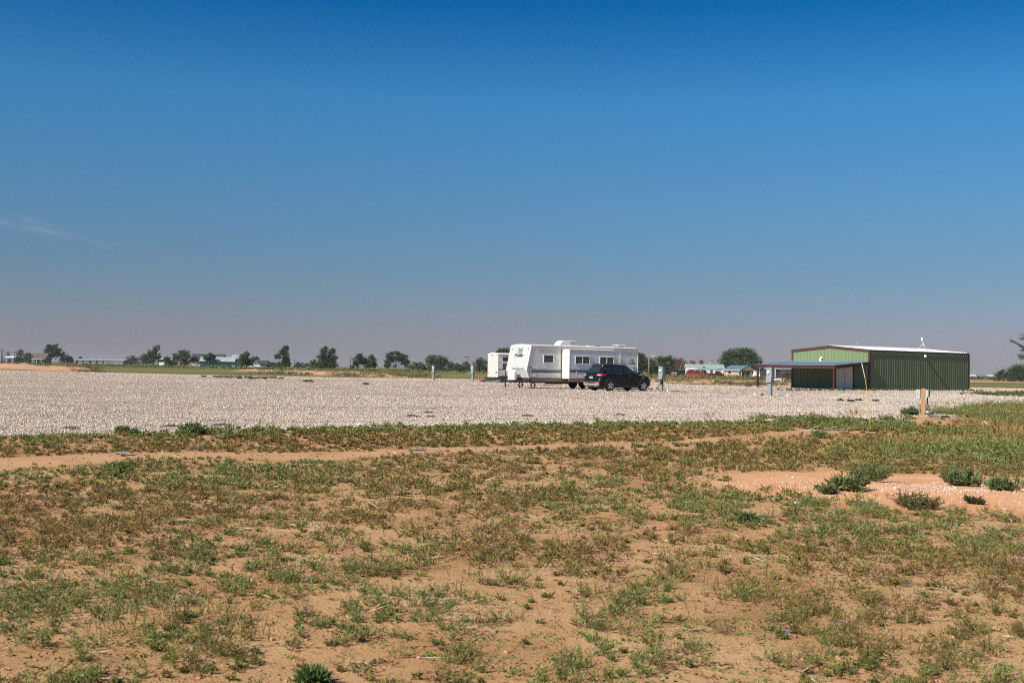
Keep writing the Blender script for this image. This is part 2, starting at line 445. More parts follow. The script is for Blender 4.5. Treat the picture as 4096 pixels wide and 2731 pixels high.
def stone_cols(n):
    t = rng.random((n, 1)); k = rng.random((n, 1))
    c = np.array([.56,.487,.42])*(.74+.36*t)
    c = np.where(k < .06, np.array([.27,.24,.215])*(.7+.6*t), c)  # dark grey stones; on the far lot their colour also stands for shadows
    c = np.where(k > .93, np.array([.50,.36,.28])*(.8+.4*t), c)
    return c
n = 100000
sx_ = rng.uniform(-26, 34, n*3); d_ = rng.exponential(11.0, n*3)
sy_ = lin(EDGE, sx_)+(fbm(sx_, sx_*0, 1.3, 2)-.5)*.8+d_-.15
lane_ = (np.abs(d_-3.0) < .55) | (np.abs(d_-5.0) < .5) | (np.abs(d_-11.5) < .6) | (np.abs(d_-13.6) < .6)
ok = (~lane_ | (rng.random(n*3) < .35)) & (np.abs(sx_) < sy_*.50+1.5) & (sy_ > 9) & (d_ < 60)
sx_, sy_, d_ = sx_[ok][:n], sy_[ok][:n], d_[ok][:n]
size = rng.uniform(.008, .024, len(sx_))*np.where(rng.random(len(sx_)) < .06, 1.6, 1)*(1+d_/70)*(1-.45*sstep(25, 60, d_))
o = stones("loose_gravel", sx_, sy_, np.full(len(sx_), PADZ)+size*.15, size, stone_cols(len(sx_)), STONE)
tag(o, "coarse white and grey stones lying on the gravel lot", "gravel", kind="stuff")
# farther out the same stones, thinner on the ground
n = 70000
D_far = np.sqrt(rng.uniform(42**2, 150**2, n)); u = rng.uniform(-.50, .50, n); fx_, fy_ = D_far*u, D_far
ok = (fy_ > lin(EDGE, fx_)+6) & (fy_ < lin(FAR, fx_)-.5) & (rng.random(n) < .25+.75*sstep(.38, .6, fbm(fx_, fy_, 6, 2)))
fx_, fy_ = fx_[ok], fy_[ok]; fs_ = rng.uniform(.018, .042, len(fx_))*(.7+fy_/150)
o = stones("scattered_gravel", fx_, fy_, np.full(len(fx_), PADZ)+fs_*.15, fs_, stone_cols(len(fx_))*1.05, STONE)
tag(o, "white and grey stones scattered across the far part of the lot", "gravel", kind="stuff")
# pebbles on the sand patch
n = 2300
ax = rng.normal(5.6, 1.7, n); ay = rng.normal(17.0, 1.1, n); ax[:500] = rng.normal(6.1, .45, 500); ay[:500] = rng.normal(16.6, .5, 500)
ok = sandmask(ax, ay) > .5; ax, ay = ax[ok], ay[ok]
ps = rng.uniform(.004, .013, len(ax)); ps[rng.random(len(ax)) < .04] *= 1.8
o = stones("sand_pebbles", ax, ay, gz0(ax, ay)+ps*.2, ps, stone_cols(len(ax))*1.15, STONE)
tag(o, "small white pebbles strewn over the orange sand patch", "pebbles", kind="stuff")

# thin haze over the plain
hz = MB(); hz.box(-2950, 2950, -120, 4900, -1.5, 24)
hm = bpy.data.materials.new("haze"); hm.use_nodes = True; hn = hm.node_tree; hn.nodes.remove(hn.nodes["Principled BSDF"])
pv = N(hn, "ShaderNodeVolumePrincipled"); pv.inputs["Color"].default_value = (.80, .86, .95, 1); pv.inputs["Density"].default_value = HAZE; pv.inputs["Anisotropy"].default_value = .2
hn.links.new(pv.outputs[0], hn.nodes["Material Output"].inputs["Volume"])
tag(hz.build("haze", hm), "thin pale haze over the whole plain", "haze", kind="stuff")
# small clods of dry soil in the near field
n = 26000; cy_ = np.sqrt(rng.uniform(4.6**2, 15**2, n)); cx_ = cy_*rng.uniform(-.49, .49, n)
ok = (sandmask(cx_, cy_) < .5) & (rng.random(n) < .15+.85*sstep(.45, .6, fbm(cx_, cy_, .8, 4))); cx_, cy_ = cx_[ok], cy_[ok]
cs_ = rng.gamma(3, .0016, len(cx_))+.002
o = stones("soil_clods", cx_, cy_, gz0(cx_, cy_)+cs_*.2, cs_, np.array([.42,.24,.12])*rng.uniform(.6, 1.25, (len(cx_), 1)), STONE)
tag(o, "small clods of dry reddish soil between the weeds", "soil clods", kind="stuff")
# bare soil banks beyond the lot
SOIL = pmat("bank_soil", (.50,.30,.19), (.36,.19,.11), 1.2, .95, bump=.8, bscale=3)
def bank(name, pts, z, label, k):
    """a low heap of soil along a ground line: (px, py, half-width, height)"""
    P = [at(a, b, z) for a, b, _, _ in pts]
    rows = []
    for i in range(len(P)-1):
        for t in np.linspace(0, 1, 14, endpoint=False):
            q = P[i].lerp(P[i+1], t); rows.append((q.x, q.y, pts[i][2]*(1-t)+pts[i+1][2]*t, pts[i][3]*(1-t)+pts[i+1][3]*t))
    A = np.array(rows); s = np.linspace(-1, 1, 13)
    Xb = A[:, 0][:, None]+0*s[None]; Yb = A[:, 1][:, None]+A[:, 2][:, None]*s[None]
    Zb = z+A[:, 3][:, None]*(np.cos(s*math.pi)[None]*.5+.5)*(.1+1.2*fbm(Xb, Yb, 4.0, k))+(fbm(Xb, Yb, 1.1, k+1)-.5)*.40*(1-np.abs(s))[None]-.04*(np.abs(s)[None] > .95)
    o = gridmesh(name, Xb, Yb, Zb, SOIL); tag(o, label, "soil bank", kind="structure")
bank("soil_bank", [(-200,1466,2,.2),(0,1471,8,.85),(80,1474,8,.9),(180,1478,8,.8),(250,1481,7,.8),(330,1484,5,.5),(400,1487,3,.1)], .3, "long bank of pink soil at the far left lot edge", 1)
bank("soil_bank", [(930,1484,3,.1),(1010,1485,6,.5),(1100,1490,8,.45),(1200,1495,9,.7),(1320,1500,8,.7),(1430,1501,7,1.0),(1480,1504,5,.5),(1560,1507,4,.45),(1640,1510,2,.1)], .3, "broken bank of pink soil beyond the weedy gravel", 3)
bank("soil_bank", [(2600,1524,1.5,.15),(2700,1530,3,.35),(2830,1533,3.5,.75),(2900,1536,3,.5),(2980,1538,3,.5),(3160,1540,2.5,.4),(3260,1544,2,.2)], .3, "low orange soil ridge before the mobile home", 5)
# pale gravel lane beyond the field
GLANE = pmat("lane_gravel", (.62,.57,.52), (.5,.45,.40), .8, .95)
def lane(pts, z, hw, label):
    P = [at(a, b, z) for a, b in pts]
    mb = MB()
    for i in range(len(P)-1):
        a, b = P[i], P[i+1]
        mb.add([(a.x, a.y-hw, z+.012), (b.x, b.y-hw, z+.012), (b.x, b.y+hw, z+.012), (a.x, a.y+hw, z+.012)], [(0, 1, 2, 3)])
    tag(mb.build("gravel_lane", GLANE), label, "lane", kind="structure")
lane([(2560,1512.5),(2700,1516),(2900,1520),(3080,1523),(3260,1527),(3870,1541.5),(4000,1543),(4300,1548)], .3, .9, "pale gravel lane crossing the field")
DRY = pmat("dry_stubble", (.46,.30,.12), (.36,.22,.08), .05, .95)
mb = MB(); a, b, c, d = at(3800, 1527, .31), at(4400, 1536, .31), at(4400, 1529, .31), at(3800, 1519.5, .31)
mb.add([a, b, c, d], [(0, 1, 2, 3)]); tag(mb.build("dry_field", DRY), "golden stubble field at the far right", "field", kind="structure")
# ------------------------------------------------------------------ ground cover
LEAF = leafmat("weed_leaf", .6, .3)
def blades(base, dirs, length, width, bend=None):
    """one rhombus leaf per row"""
    n = len(base)
    rnd = rng.normal(size=(n, 3)); side = np.cross(dirs, rnd); side /= np.linalg.norm(side, axis=1, keepdims=True)+1e-9
    tip = base+dirs*length[:, None]
    mid = base+dirs*(length*.5)[:, None]
    if bend is not None: tip = tip+bend
    w = (width*.5)[:, None]*side
    return np.stack([base, mid-w, tip, mid+w], 1).reshape(-1, 3), np.arange(n*4).reshape(n, 4)
class Acc:
    def __init__(s): s.V = []; s.F = []; s.C = []; s.n = 0
    def add(s, V, F, C):
        s.V.append(V); s.F.append(F+s.n); s.C.append(C); s.n += len(V)
    def build(s, name, mat, label=None, cat=None, kind=None, parent=None, origin=None):
        V = np.concatenate(s.V)
        if origin is not None: V = V-np.array(origin)
        o = npmesh(name, V, np.concatenate(s.F), mat, np.concatenate(s.C), parent)
        return tag(o, label, cat, None, kind)
def bushes(acc, P, H, Rr, col, nst, nlf, ll, lw, dry=.25, stem=(.20,.12,.06), jit=.25, topgreen=True):
    """P (n,3): several leaning stems per plant, narrow leaves along each"""
    n = len(P)
    if n == 0: return
    az = rng.uniform(0, 2*np.pi, (n, nst)); tl = np.sqrt(rng.random((n, nst)))*1.15
    hh = H[:, None]*rng.uniform(.6, 1.05, (n, nst))
    sp_ = (Rr/H)[:, None]
    dx = np.cos(az)*np.sin(tl)*sp_*1.2; dy = np.sin(az)*np.sin(tl)*sp_*1.2; dz = np.cos(tl)*.75+.25
    tip = np.stack([dx, dy, dz], -1)*hh[..., None]
    base = np.repeat(P[:, None], nst, 1)+np.stack([np.cos(az), np.sin(az), az*0], -1)*(Rr*.25*rng.random(n))[:, None, None]
    b2 = base.reshape(-1, 3); t2 = tip.reshape(-1, 3); L = np.linalg.norm(t2, axis=1)
    V, F = blades(b2, t2/L[:, None], L, np.full(len(L), lw*.45))
    acc.add(V, F, np.tile(np.array(stem), (len(L), 1))*rng.uniform(.7, 1.3, (len(L), 1)))
    t = rng.uniform(.22, 1.0, (n, nst, nlf))
    p = base[:, :, None]+tip[:, :, None]*t[..., None]
    d = rng.normal(size=(n, nst, nlf, 3))*.8+tip[:, :, None]/(hh[:, :, None, None])*.9; d[..., 2] += .25
    d /= np.linalg.norm(d, axis=-1, keepdims=True)
    c = np.repeat(np.repeat(col[:, None, None], nst, 1), nlf, 2)*rng.uniform(1-jit, 1+jit, (n, nst, nlf, 1))
    brown = np.array([.21,.115,.055])*rng.uniform(.7, 1.3, (n, nst, nlf, 1))
    isdry = rng.random((n, nst, nlf)) < np.clip((1.15-t*1.1)*dry*1.6, 0, .9)
    c = np.where(isdry[..., None], brown, c)
    m = n*nst*nlf
    ln = ll*rng.uniform(.6, 1.3, m); V, F = blades(p.reshape(-1, 3), d.reshape(-1, 3), ln, ln*0+lw*rng.uniform(.7, 1.3, m))
    acc.add(V, F, c.reshape(-1, 3))
def pal(n, *cs):
    c = np.array(cs)[rng.integers(0, len(cs), n)]
    return c*rng.uniform(.8, 1.2, (n, 1))

GR = [(.215,.265,.075), (.16,.22,.065), (.275,.31,.092), (.19,.265,.08), (.255,.26,.088)]
def patchiness(x, y):
    return fbm(x, y, 3.0, 0)*.10+fbm(x, y, .8, 3, 2)*.22+vnoise(x, y, .25, 5)*.68
def coverage(x, y):
    """how much of the ground the weeds hide, 0..1"""
    e = lin(EDGE, x)-y; pu = lin(PUP, x); pl = lin(PLO, x)
    nz = patchiness(x, y)
    u = x/np.maximum(y, 1)
    lw = .525+.03*(1-sstep(8, 11, y))+.13*(1-sstep(-.42, -.08, u))+.03*sstep(.22, .42, u)
    fieldc = .08+.90*sstep(.47, .59, nz+(lw-.5)*.9)
    strip = .97*sstep(.12, .32, nz+.05)
    wob = (fbm(x, y, 1.0, 5)-.5)*.4
    onpath = (y+wob > pl-.2) & (y+wob < pu+.1)
    c = np.where(y > pu, strip, fieldc)
    c = np.where((y > pl-1.3) & (y <= pl-.2), c*.55, c)
    c = np.where(onpath & (x < 9.5), .008+.06*sstep(.52, .64, fbm(x, y, .8, 2)), c)
    c = np.where(e < .35*(fbm(x, y, .8, 6)-.35), 0, c)
    s = sandmask(x, y)
    w = 1-sstep(.7, 1.3, np.hypot((x-WELL.x)/1.3, (y-WELL.y+.8)/1.2))
    return c*(1-s)*(1-.95*w)
def scatter(n, ylo, yhi, grow=1.15):
    y = np.sqrt(rng.uniform(ylo**2, yhi**2, n)); u = rng.uniform(-.418*grow, .418*grow, n)
    return y*u, y
weeds = Acc()
BANDS = [  # y range, plants per m2, stems, leaves, leaf length, leaf width
    (4.6, 9.5, 76, 9, 17, .022, .005), (9.5, 15, 66, 7, 11, .030, .008), (15, 22, 62, 6, 7, .042, .014), (22, 32, 48, 5, 7, .06, .023), (32, 50, 36, 5, 6, .08, .034)]
flower_at = []
for (a, b, dens, ns, nl, ll, lw) in BANDS:
    n = int(dens*.418*1.15*(b*b-a*a))
    x, y = scatter(n, a, b)
    cov = coverage(x, y); k = rng.random(n) < cov; x, y, cov = x[k], y[k], cov[k]
    n = len(x); P = np.stack([x, y, gz0(x, y)-.005], -1)
    strip = y > lin(PLO, x)
    e = lin(EDGE, x)-y
    H = rng.gamma(3.2, .025, n)*(.65+.75*sstep(.42, .75, vnoise(x, y, .25, 5))); H = np.where(strip, H*.8, H); H = np.where(y > 14, H*.9, H); H = np.where((y > lin(PLO, x)-1.3) & ~strip, H*.5, H); H = np.clip(H, .03, .26)
    edgeb = strip & (e < 1.4); H = np.where(edgeb, H*1.35, H)
    Rr = H*rng.uniform(.6, 1.0, n)
    c = pal(n, *GR)
    hue = fbm(x, y, 5, 6)
    c = np.where((strip & ~edgeb)[:, None], c*np.array([1.12, .80, .75]), c)
    rust = sstep(.46, .58, hue+.17*sstep(.0, .25, x/y)*sstep(13, 19, y)-.06*(x < -2))*(~strip)
    c = c*(1-rust[:, None]*np.array([-.08, .20, .24]))
    brown = rng.random(n) < np.where(strip & ~edgeb, .34, .13+.25*rust)
    c = np.where(brown[:, None], pal(n, (.20,.12,.055), (.24,.155,.075), (.16,.105,.05)), c)
    bushes(weeds, P[~brown], H[~brown], Rr[~brown], c[~brown], ns, nl, ll, lw, .14)
    bushes(weeds, P[brown], H[brown]*.8, Rr[brown]*1.1, c[brown], ns, max(3, nl//2), ll, lw*.8, .6)
    big = (H > .10) & ~brown
    idx = np.where(big)[0]; idx = idx[rng.random(len(idx)) < (.14 if b < 16 else .07)]
    for i in idx: flower_at.append((x[i]+rng.normal(0, .04), y[i]+rng.normal(0, .04), P[i, 2]+H[i]*rng.uniform(.8, 1.05), b))
weeds.build("weed_cover", LEAF, "low bushy green and brown weeds covering the soil", "weeds", "stuff")

# low pale seedlings and creeping mats between the bushes
mats_ = Acc()
for (a, b, dens, nl, ll) in [(4.6, 10, 50, 8, .026), (10, 16, 44, 7, .034), (16, 24, 26, 6, .05)]:
    n = int(dens*.418*1.15*(b*b-a*a)); x, y = scatter(n, a, b)
    g = fbm(x, y, 1.5, 7); k = (rng.random(n) < .12+.75*sstep(.46, .56, g)) & (sandmask(x, y) < .3) & (y < lin(PLO, x)-.2); x, y = x[k], y[k]; n = len(x)
    P = np.stack([x, y, gz0(x, y)+.004], -1)
    az = rng.uniform(0, 6.28, (n, nl)); up = rng.uniform(.05, .7, (n, nl))
    d = np.stack([np.cos(az), np.sin(az), up], -1); d /= np.linalg.norm(d, axis=-1, keepdims=True)
    B = P[:, None]+np.stack([np.cos(az), np.sin(az), az*0], -1)*rng.uniform(0, .05, (n, nl, 1))
    m = n*nl; V, F = blades(B.reshape(-1, 3), d.reshape(-1, 3), ll*rng.uniform(.6, 1.3, m), ll*.55*rng.uniform(.6, 1.2, m))
    c = np.repeat(pal(n, (.19,.25,.075), (.22,.26,.09), (.15,.22,.07)), nl, 0)*rng.uniform(.8, 1.2, (m, 1))
    mats_.add(V, F, c)
mats_.build("seedling_cover", LEAF, "pale green seedlings creeping between the bushes", "seedlings", "stuff")

# straw, dead stalks and dark litter
st = Acc()
n = 9000; x, y = scatter(n, 4.6, 34); k = (rng.random(n) < np.clip(coverage(x, y)*.9+.18, 0, 1)) & (sandmask(x, y) < .4) & (lin(EDGE, x)-y > .5); x, y = x[k], y[k]; n = len(x)
az = rng.uniform(0, 6.28, n); d = np.stack([np.cos(az), np.sin(az), np.abs(rng.normal(0, .22, n))], -1); d /= np.linalg.norm(d, axis=1, keepdims=True)
ln = rng.gamma(2.2, .045, n)
V, F = blades(np.stack([x, y, gz0(x, y)+.012], -1), d, ln, .004+.0006*y)
st.add(V, F, pal(n, (.50,.39,.24), (.42,.29,.15), (.58,.50,.38), (.30,.18,.09)))
n = 60000; x, y = scatter(n, 4.6, 24); k = (rng.random(n) < np.clip(coverage(x, y)*1.0+.06, 0, 1)) & (sandmask(x, y) < .3); x, y = x[k], y[k]; n = len(x)
az = rng.uniform(0, 6.28, n); d = np.stack([np.cos(az), np.sin(az), rng.normal(.1, .25, n)], -1); d /= np.linalg.norm(d, axis=1, keepdims=True)
V, F = blades(np.stack([x, y, gz0(x, y)+.006], -1), d, rng.gamma(2, .014, n)+.01, .004+.0008*y)
st.add(V, F, pal(n, (.13,.06,.028), (.17,.085,.04), (.09,.045,.025), (.24,.15,.08)))
st.build("dry_straw", LEAF, "dry straw stalks and brown litter on the soil", "straw", "stuff")

# tall golden grass on the right, by the well
gg = Acc()
def grass(acc, cx, cy, rx, ry, n, hlo, hhi, w, *cs):
    x = rng.normal(cx, rx, n); y = rng.normal(cy, ry, n)
    d = np.stack([rng.normal(0, .3, n), rng.normal(0, .3, n), np.ones(n)], -1); d /= np.linalg.norm(d, axis=1, keepdims=True)
    h = rng.uniform(hlo, hhi, n); bend = np.stack([rng.normal(0, .12, n)*h, rng.normal(0, .12, n)*h, -.12*h], -1)
    V, F = blades(np.stack([x, y, gz0(x, y)], -1), d, h, np.full(n, w), bend); acc.add(V, F, pal(n, *cs))
GOLD = [(.40,.27,.10), (.34,.22,.08), (.46,.34,.15), (.25,.19,.07)]
def gat(px, py, z=.2): p = at(px, py, z); return p.x, p.y
for (px, py, rx, ry, n, h0, h1) in [(3720,1745,.6,.7,420,.1,.28), (3780,1752,.6,.6,420,.1,.30), (3640,1762,.5,.5,200,.08,.22), (3970,1690,1.0,1.0,420,.12,.40), (4060,1710,.9,1.2,600,.15,.5), (4090,1665,.7,1.0,380,.15,.5), (3830,1668,.5,.5,260,.1,.28), (3890,1668,.7,.6,350,.1,.32), (4080,1760,.8,1.2,700,.15,.45), (3940,1745,.9,.8,500,.1,.3)]:
    cx, cy = gat(px, py); grass(gg, cx, cy, rx, ry, n, h0, h1, .014, *GOLD)
for (px, py, rx, ry, n, h0, h1) in [(3415,1690,.12,.2,60,.2,.45), (2840,1702,.1,.2,30,.15,.4), (2300,1775,.8,.4,200,.06,.16), (2500,1765,.9,.4,200,.06,.16), (3100,1745,1.5,.5,500,.05,.16), (3300,1760,1.4,.8,500,.05,.18), (420,2560,.12,.1,60,.1,.26), (700,2500,.10,.08,40,.1,.24), (960,2560,.10,.08,40,.1,.24), (880,2480,.1,.06,36,.1,.24), (1900,2330,.12,.1,60,.08,.2)]:
    cx, cy = gat(px, py, .1 if py < 2000 else 0); grass(gg, cx, cy, rx, ry, n, h0, h1, .012 if py < 2000 else .006, *GOLD, (.16,.16,.06))
for _ in range(170):
    y_ = math.sqrt(rng.uniform(5**2, 21**2)); x_ = y_*rng.uniform(-.46, .46)
    if sandmask(x_, y_) < .3 and y_ < lin(PLO, x_)-.3: grass(gg, x_, y_, .05, .05, int(rng.integers(6, 22)), .05, .17, .003+.0004*y_, *GOLD, (.22,.13,.06), (.5,.4,.25))
gg.build("golden_grass", LEAF, "thin golden dry grass around the well post and right bank", "grass", "stuff")

# extra dense green growth at the right-hand bank
rb = Acc()
for (px, py, rx, ry, n, h) in [(3900,1668,.9,.7,150,.22), (4010,1655,.9,.9,200,.30), (4090,1650,.7,1.0,180,.36), (4140,1690,.8,1.2,160,.34), (3830,1672,.5,.4,60,.18), (3860,1775,1.0,.5,160,.2), (4000,1770,.9,.6,170,.25), (4100,1790,.7,.7,140,.28), (3420,1700,.9,.5,160,.16), (3560,1705,.8,.4,120,.17), (3300,1700,.9,.5,150,.14)]:
    cx, cy = gat(px, py); x = rng.normal(cx, rx, n); y = rng.normal(cy, ry, n); H = rng.gamma(6, h/6, n)
    bushes(rb, np.stack([x, y, gz0(x, y)], -1), H, H*.8, pal(n, *GR), 7, 9, .06, .022, .2)
rb.build("bank_weeds", LEAF, "dense dark green weeds on the right-hand bank", "weeds", "stuff")

# tufts growing up through the lot and at its far edge
tf = Acc()
def tuftrow(pts, h, n, spread, z=PADZ):
    for px, py in pts:
        p = at(px, py, z); x = rng.normal(p.x, spread, n); y = rng.normal(p.y, spread*2.2, n); H = rng.gamma(6, h/6, n)
        bushes(tf, np.stack([x, y, np.full(n, z)], -1), H, H*1.2, pal(n, (.09,.145,.04), (.11,.15,.05), (.14,.165,.06)), 7, 6, .10, .06, .08, jit=.3)
tuftrow([(858,1509),(872,1510),(888,1509),(902,1509),(913,1511),(920,1511),(930,1512),(950,1510),(958,1511),(960,1514),(984,1511),(1000,1511),(1000,1516),(1018,1515),(1034,1513),(1050,1512),(1056,1516),(1070,1512),(1086,1512),(1094,1513),(1122,1515),(817,1509),(1228,1527),(1236,1527),(1467,1538),(1240,1527)], .14, 4, .10)
tuftrow([(x_, 1486+(x_-320)*.02) for x_ in range(318, 392, 12)], .3, 5, .7)
tuftrow([(338,1483),(345,1482)], 1.3, 18, .9)
tuftrow([(x_, 1493+(x_-1030)*.03) for x_ in range(1040, 1240, 16)], .4, 6, 1.0)
tuftrow([(1378,1506),(1420,1507),(1428,1506),(1500,1508),(1560,1507),(1570,1505),(1627,1508),(1655,1509),(1665,1509),(1600,1509)], .75, 10, 1.2)
tuftrow([(2745,1531),(2650,1528),(2880,1536),(2892,1537),(2902,1534),(2905,1537),(2940,1540),(3020,1541),(3035,1541),(3100,1541),(3060,1542)], .55, 10, .8)
tuftrow([(2995,1546),(3700,1573)], .25, 5, .12)
tuftrow([(3365,1603),(3380,1605),(3400,1606),(3440,1602),(3510,1605)], .035, 3, .12)
tuftrow([(x_, 1581-(x_-3970)*.03) for x_ in range(3965, 4160, 12)], .2, 10, .8)
tuftrow([(x_, 1561+(x_-3250)*.001) for x_ in range(3140, 3480, 30)], .09, 4, .35)
tuftrow([(x_, 1560) for x_ in range(3500, 3760, 22)], .10, 5, .3)
tf.build("lot_weeds", LEAF, "small green weed tufts growing through and round the gravel", "weeds", "stuff")

# far tall grass before the trees
fg = Acc()
n = 34000; u = rng.uniform(-.50, .46, n); D = rng.uniform(330, 470, n)**1.0
D = np.where(u > .10, rng.uniform(258, 297, n), D)
x = u*D; k = (fbm(x, D, 25, 2) > .38) & (u < .34); x, D = x[k], D[k]; n = len(x)
d = np.stack([rng.normal(0, .4, n), rng.normal(0, .4, n), np.ones(n)], -1); d /= np.linalg.norm(d, axis=1, keepdims=True)
c = np.where((fbm(x, D, 18, 5) > .5)[:, None], pal(n, (.12,.15,.04), (.16,.17,.05)), pal(n, (.24,.20,.08), (.20,.17,.07)))
V, F = blades(np.stack([x, D, np.full(n, .3)], -1), d, rng.gamma(6, .085, n), np.full(n, .28)); fg.add(V, F, c)
fg.build("tall_grass", LEAF, "tall yellow green grass standing before the far trees", "grass", "stuff")

# purple asters
FLOW = leafmat("aster_petal", .6, .25)
fl = Acc()
flower_at = [f for f in flower_at if f[1] < 30]
for (x, y, z, b) in flower_at:
    r = .019 if y < 12 else .019+.0009*(y-12)
    np_ = 9 if y < 12 else 6
    az = np.arange(np_)*2*np.pi/np_+rng.random(); tl = rng.normal(0, .35, 2)
    d = np.stack([np.cos(az), np.sin(az), .35+tl[0]*np.cos(az)+tl[1]*np.sin(az)], -1); d /= np.linalg.norm(d, axis=1, keepdims=True)
    Vq = []; base = np.tile([x, y, z], (np_, 1)); side = np.stack([-np.sin(az), np.cos(az), az*0], -1)*r*.28
    V = np.stack([base, base+d*r*.6-side, base+d*r, base+d*r*.6+side], 1).reshape(-1, 3)
    fl.add(V, np.arange(np_*4).reshape(np_, 4), np.tile(np.array([(.24,.10,.46), (.30,.15,.52), (.36,.24,.52)][rng.integers(0, 3)])*1.0, (np_, 1)))
    q = r*.3; V = np.array([(x-q, y, z+.006), (x, y-q, z+.006), (x+q, y, z+.006), (x, y+q, z+.006)])
    fl.add(V, np.array([[0, 1, 2, 3]]), np.array([[.5,.30,.03]]))
fl.build("aster_flowers", FLOW, "small purple asters dotted over the weeds", "flowers", "stuff")

# single plants that stand out
def weed_bush(px, py, z, h, w, label, n, cols, ll=.05, lw=.016, dry=.1, flowers=0, name="weed_bush", ns=10, nl=16):
    p = at(px, py, z); zz = gz(p.x, p.y) if p.y < 60 else z
    w *= .58; n = max(5, int(n*.62)); root = empty(name, (p.x, p.y, zz), 0, label, "plant")
    a = Acc(); x = rng.normal(p.x, w*.22, n); y = rng.normal(p.y, w*.22, n)
    H = h*rng.uniform(.55, 1.0, n)*np.exp(-((x-p.x)/w)**2*1.2)
    bushes(a, np.stack([x, y, gz0(x, y)-.01 if p.y < 60 else np.full(n, z)], -1), H, H*.9, pal(n, *cols), ns, nl, ll, lw, dry)
    a.build("foliage", LEAF, parent=root, origin=(p.x, p.y, zz))
    if flowers:
        for _ in range(flowers):
            f = Acc()
            q = np.array([p.x+rng.normal(0, w*.3), p.y+rng.normal(0, w*.3), zz+h*rng.uniform(.6, 1.0)]); r = .022
            az = np.arange(7)*2*np.pi/7; d = np.stack([np.cos(az), np.sin(az), az*0+.3], -1); side = np.stack([-np.sin(az), np.cos(az), az*0], -1)*r*.3
            V = np.stack([q+az[:, None]*0, q+d*r*.6-side, q+d*r, q+d*r*.6+side], 1).reshape(-1, 3)
            f.add(V, np.arange(28).reshape(7, 4), np.tile((.28,.13,.5), (7, 1)))
            f.build("flower", FLOW, parent=root, origin=(p.x, p.y, zz))
DG = [(.14,.205,.07), (.165,.225,.08), (.13,.18,.075)]
weed_bush(3480, 1900, .12, .42, .62, "large feathery dark green weed on top of the orange sand patch", 26, DG, .05, .012)
weed_bush(3400, 1945, .1, .30, .45, "broad-leaved green weed at the left foot of the feathery weed", 16, DG, .07, .026)
weed_bush(3300, 1965, .05, .17, .2, "small upright green weed alone on the pale sand", 6, DG, .06, .02)
weed_bush(3650, 2005, .08, .30, .75, "round olive weed with purple flowers right of the white pebbles", 26, [(.12,.115,.05), (.10,.11,.045)], .04, .011, .35, 7)
weed_bush(3845, 1925, .08, .36, .65, "dark blue-green weed with purple flowers at the back of the sand", 26, DG, .06, .022, .05, 5)
weed_bush(4000, 1965, .05, .26, .6, "dark green weed spreading at the far right of the sand", 18, DG, .06, .022, .1)
weed_bush(3905, 2005, .05, .13, .28, "little grey-green weed alone on bare orange sand", 7, [(.10,.12,.06)], .05, .018, .2)
weed_bush(475, 1888, .05, .2, .42, "leafy bright green bush beside the dirt path on the left", 16, [(.12,.19,.055), (.14,.21,.06)], .05, .016, .05)
weed_bush(2985, 2085, .02, .13, .26, "bright broad-leaved weed below the pale sand", 8, [(.14,.21,.07)], .06, .02, .05)
weed_bush(1255, 2725, 0, .075, .09, "glossy narrow-leaved green weed at the bottom edge of the picture", 6, [(.11,.18,.05)], .07, .012, .05)
weed_bush(3640, 1664, .3, .36, .7, "round dark green bush left of the wooden well post", 20, DG, .09, .03, .03)
weed_bush(3280, 1728, .2, .22, .35, "small green bush beside the pale fallen branches", 10, DG, .07, .02, .05)
weed_bush(770, 1738, .27, .24, .6, "dark green bush on the gravel edge, left of centre", 18, DG, .07, .024, .08)
weed_bush(500, 1744, .27, .2, .5, "dark green clump on the gravel edge at far left", 14, DG, .07, .024, .08)
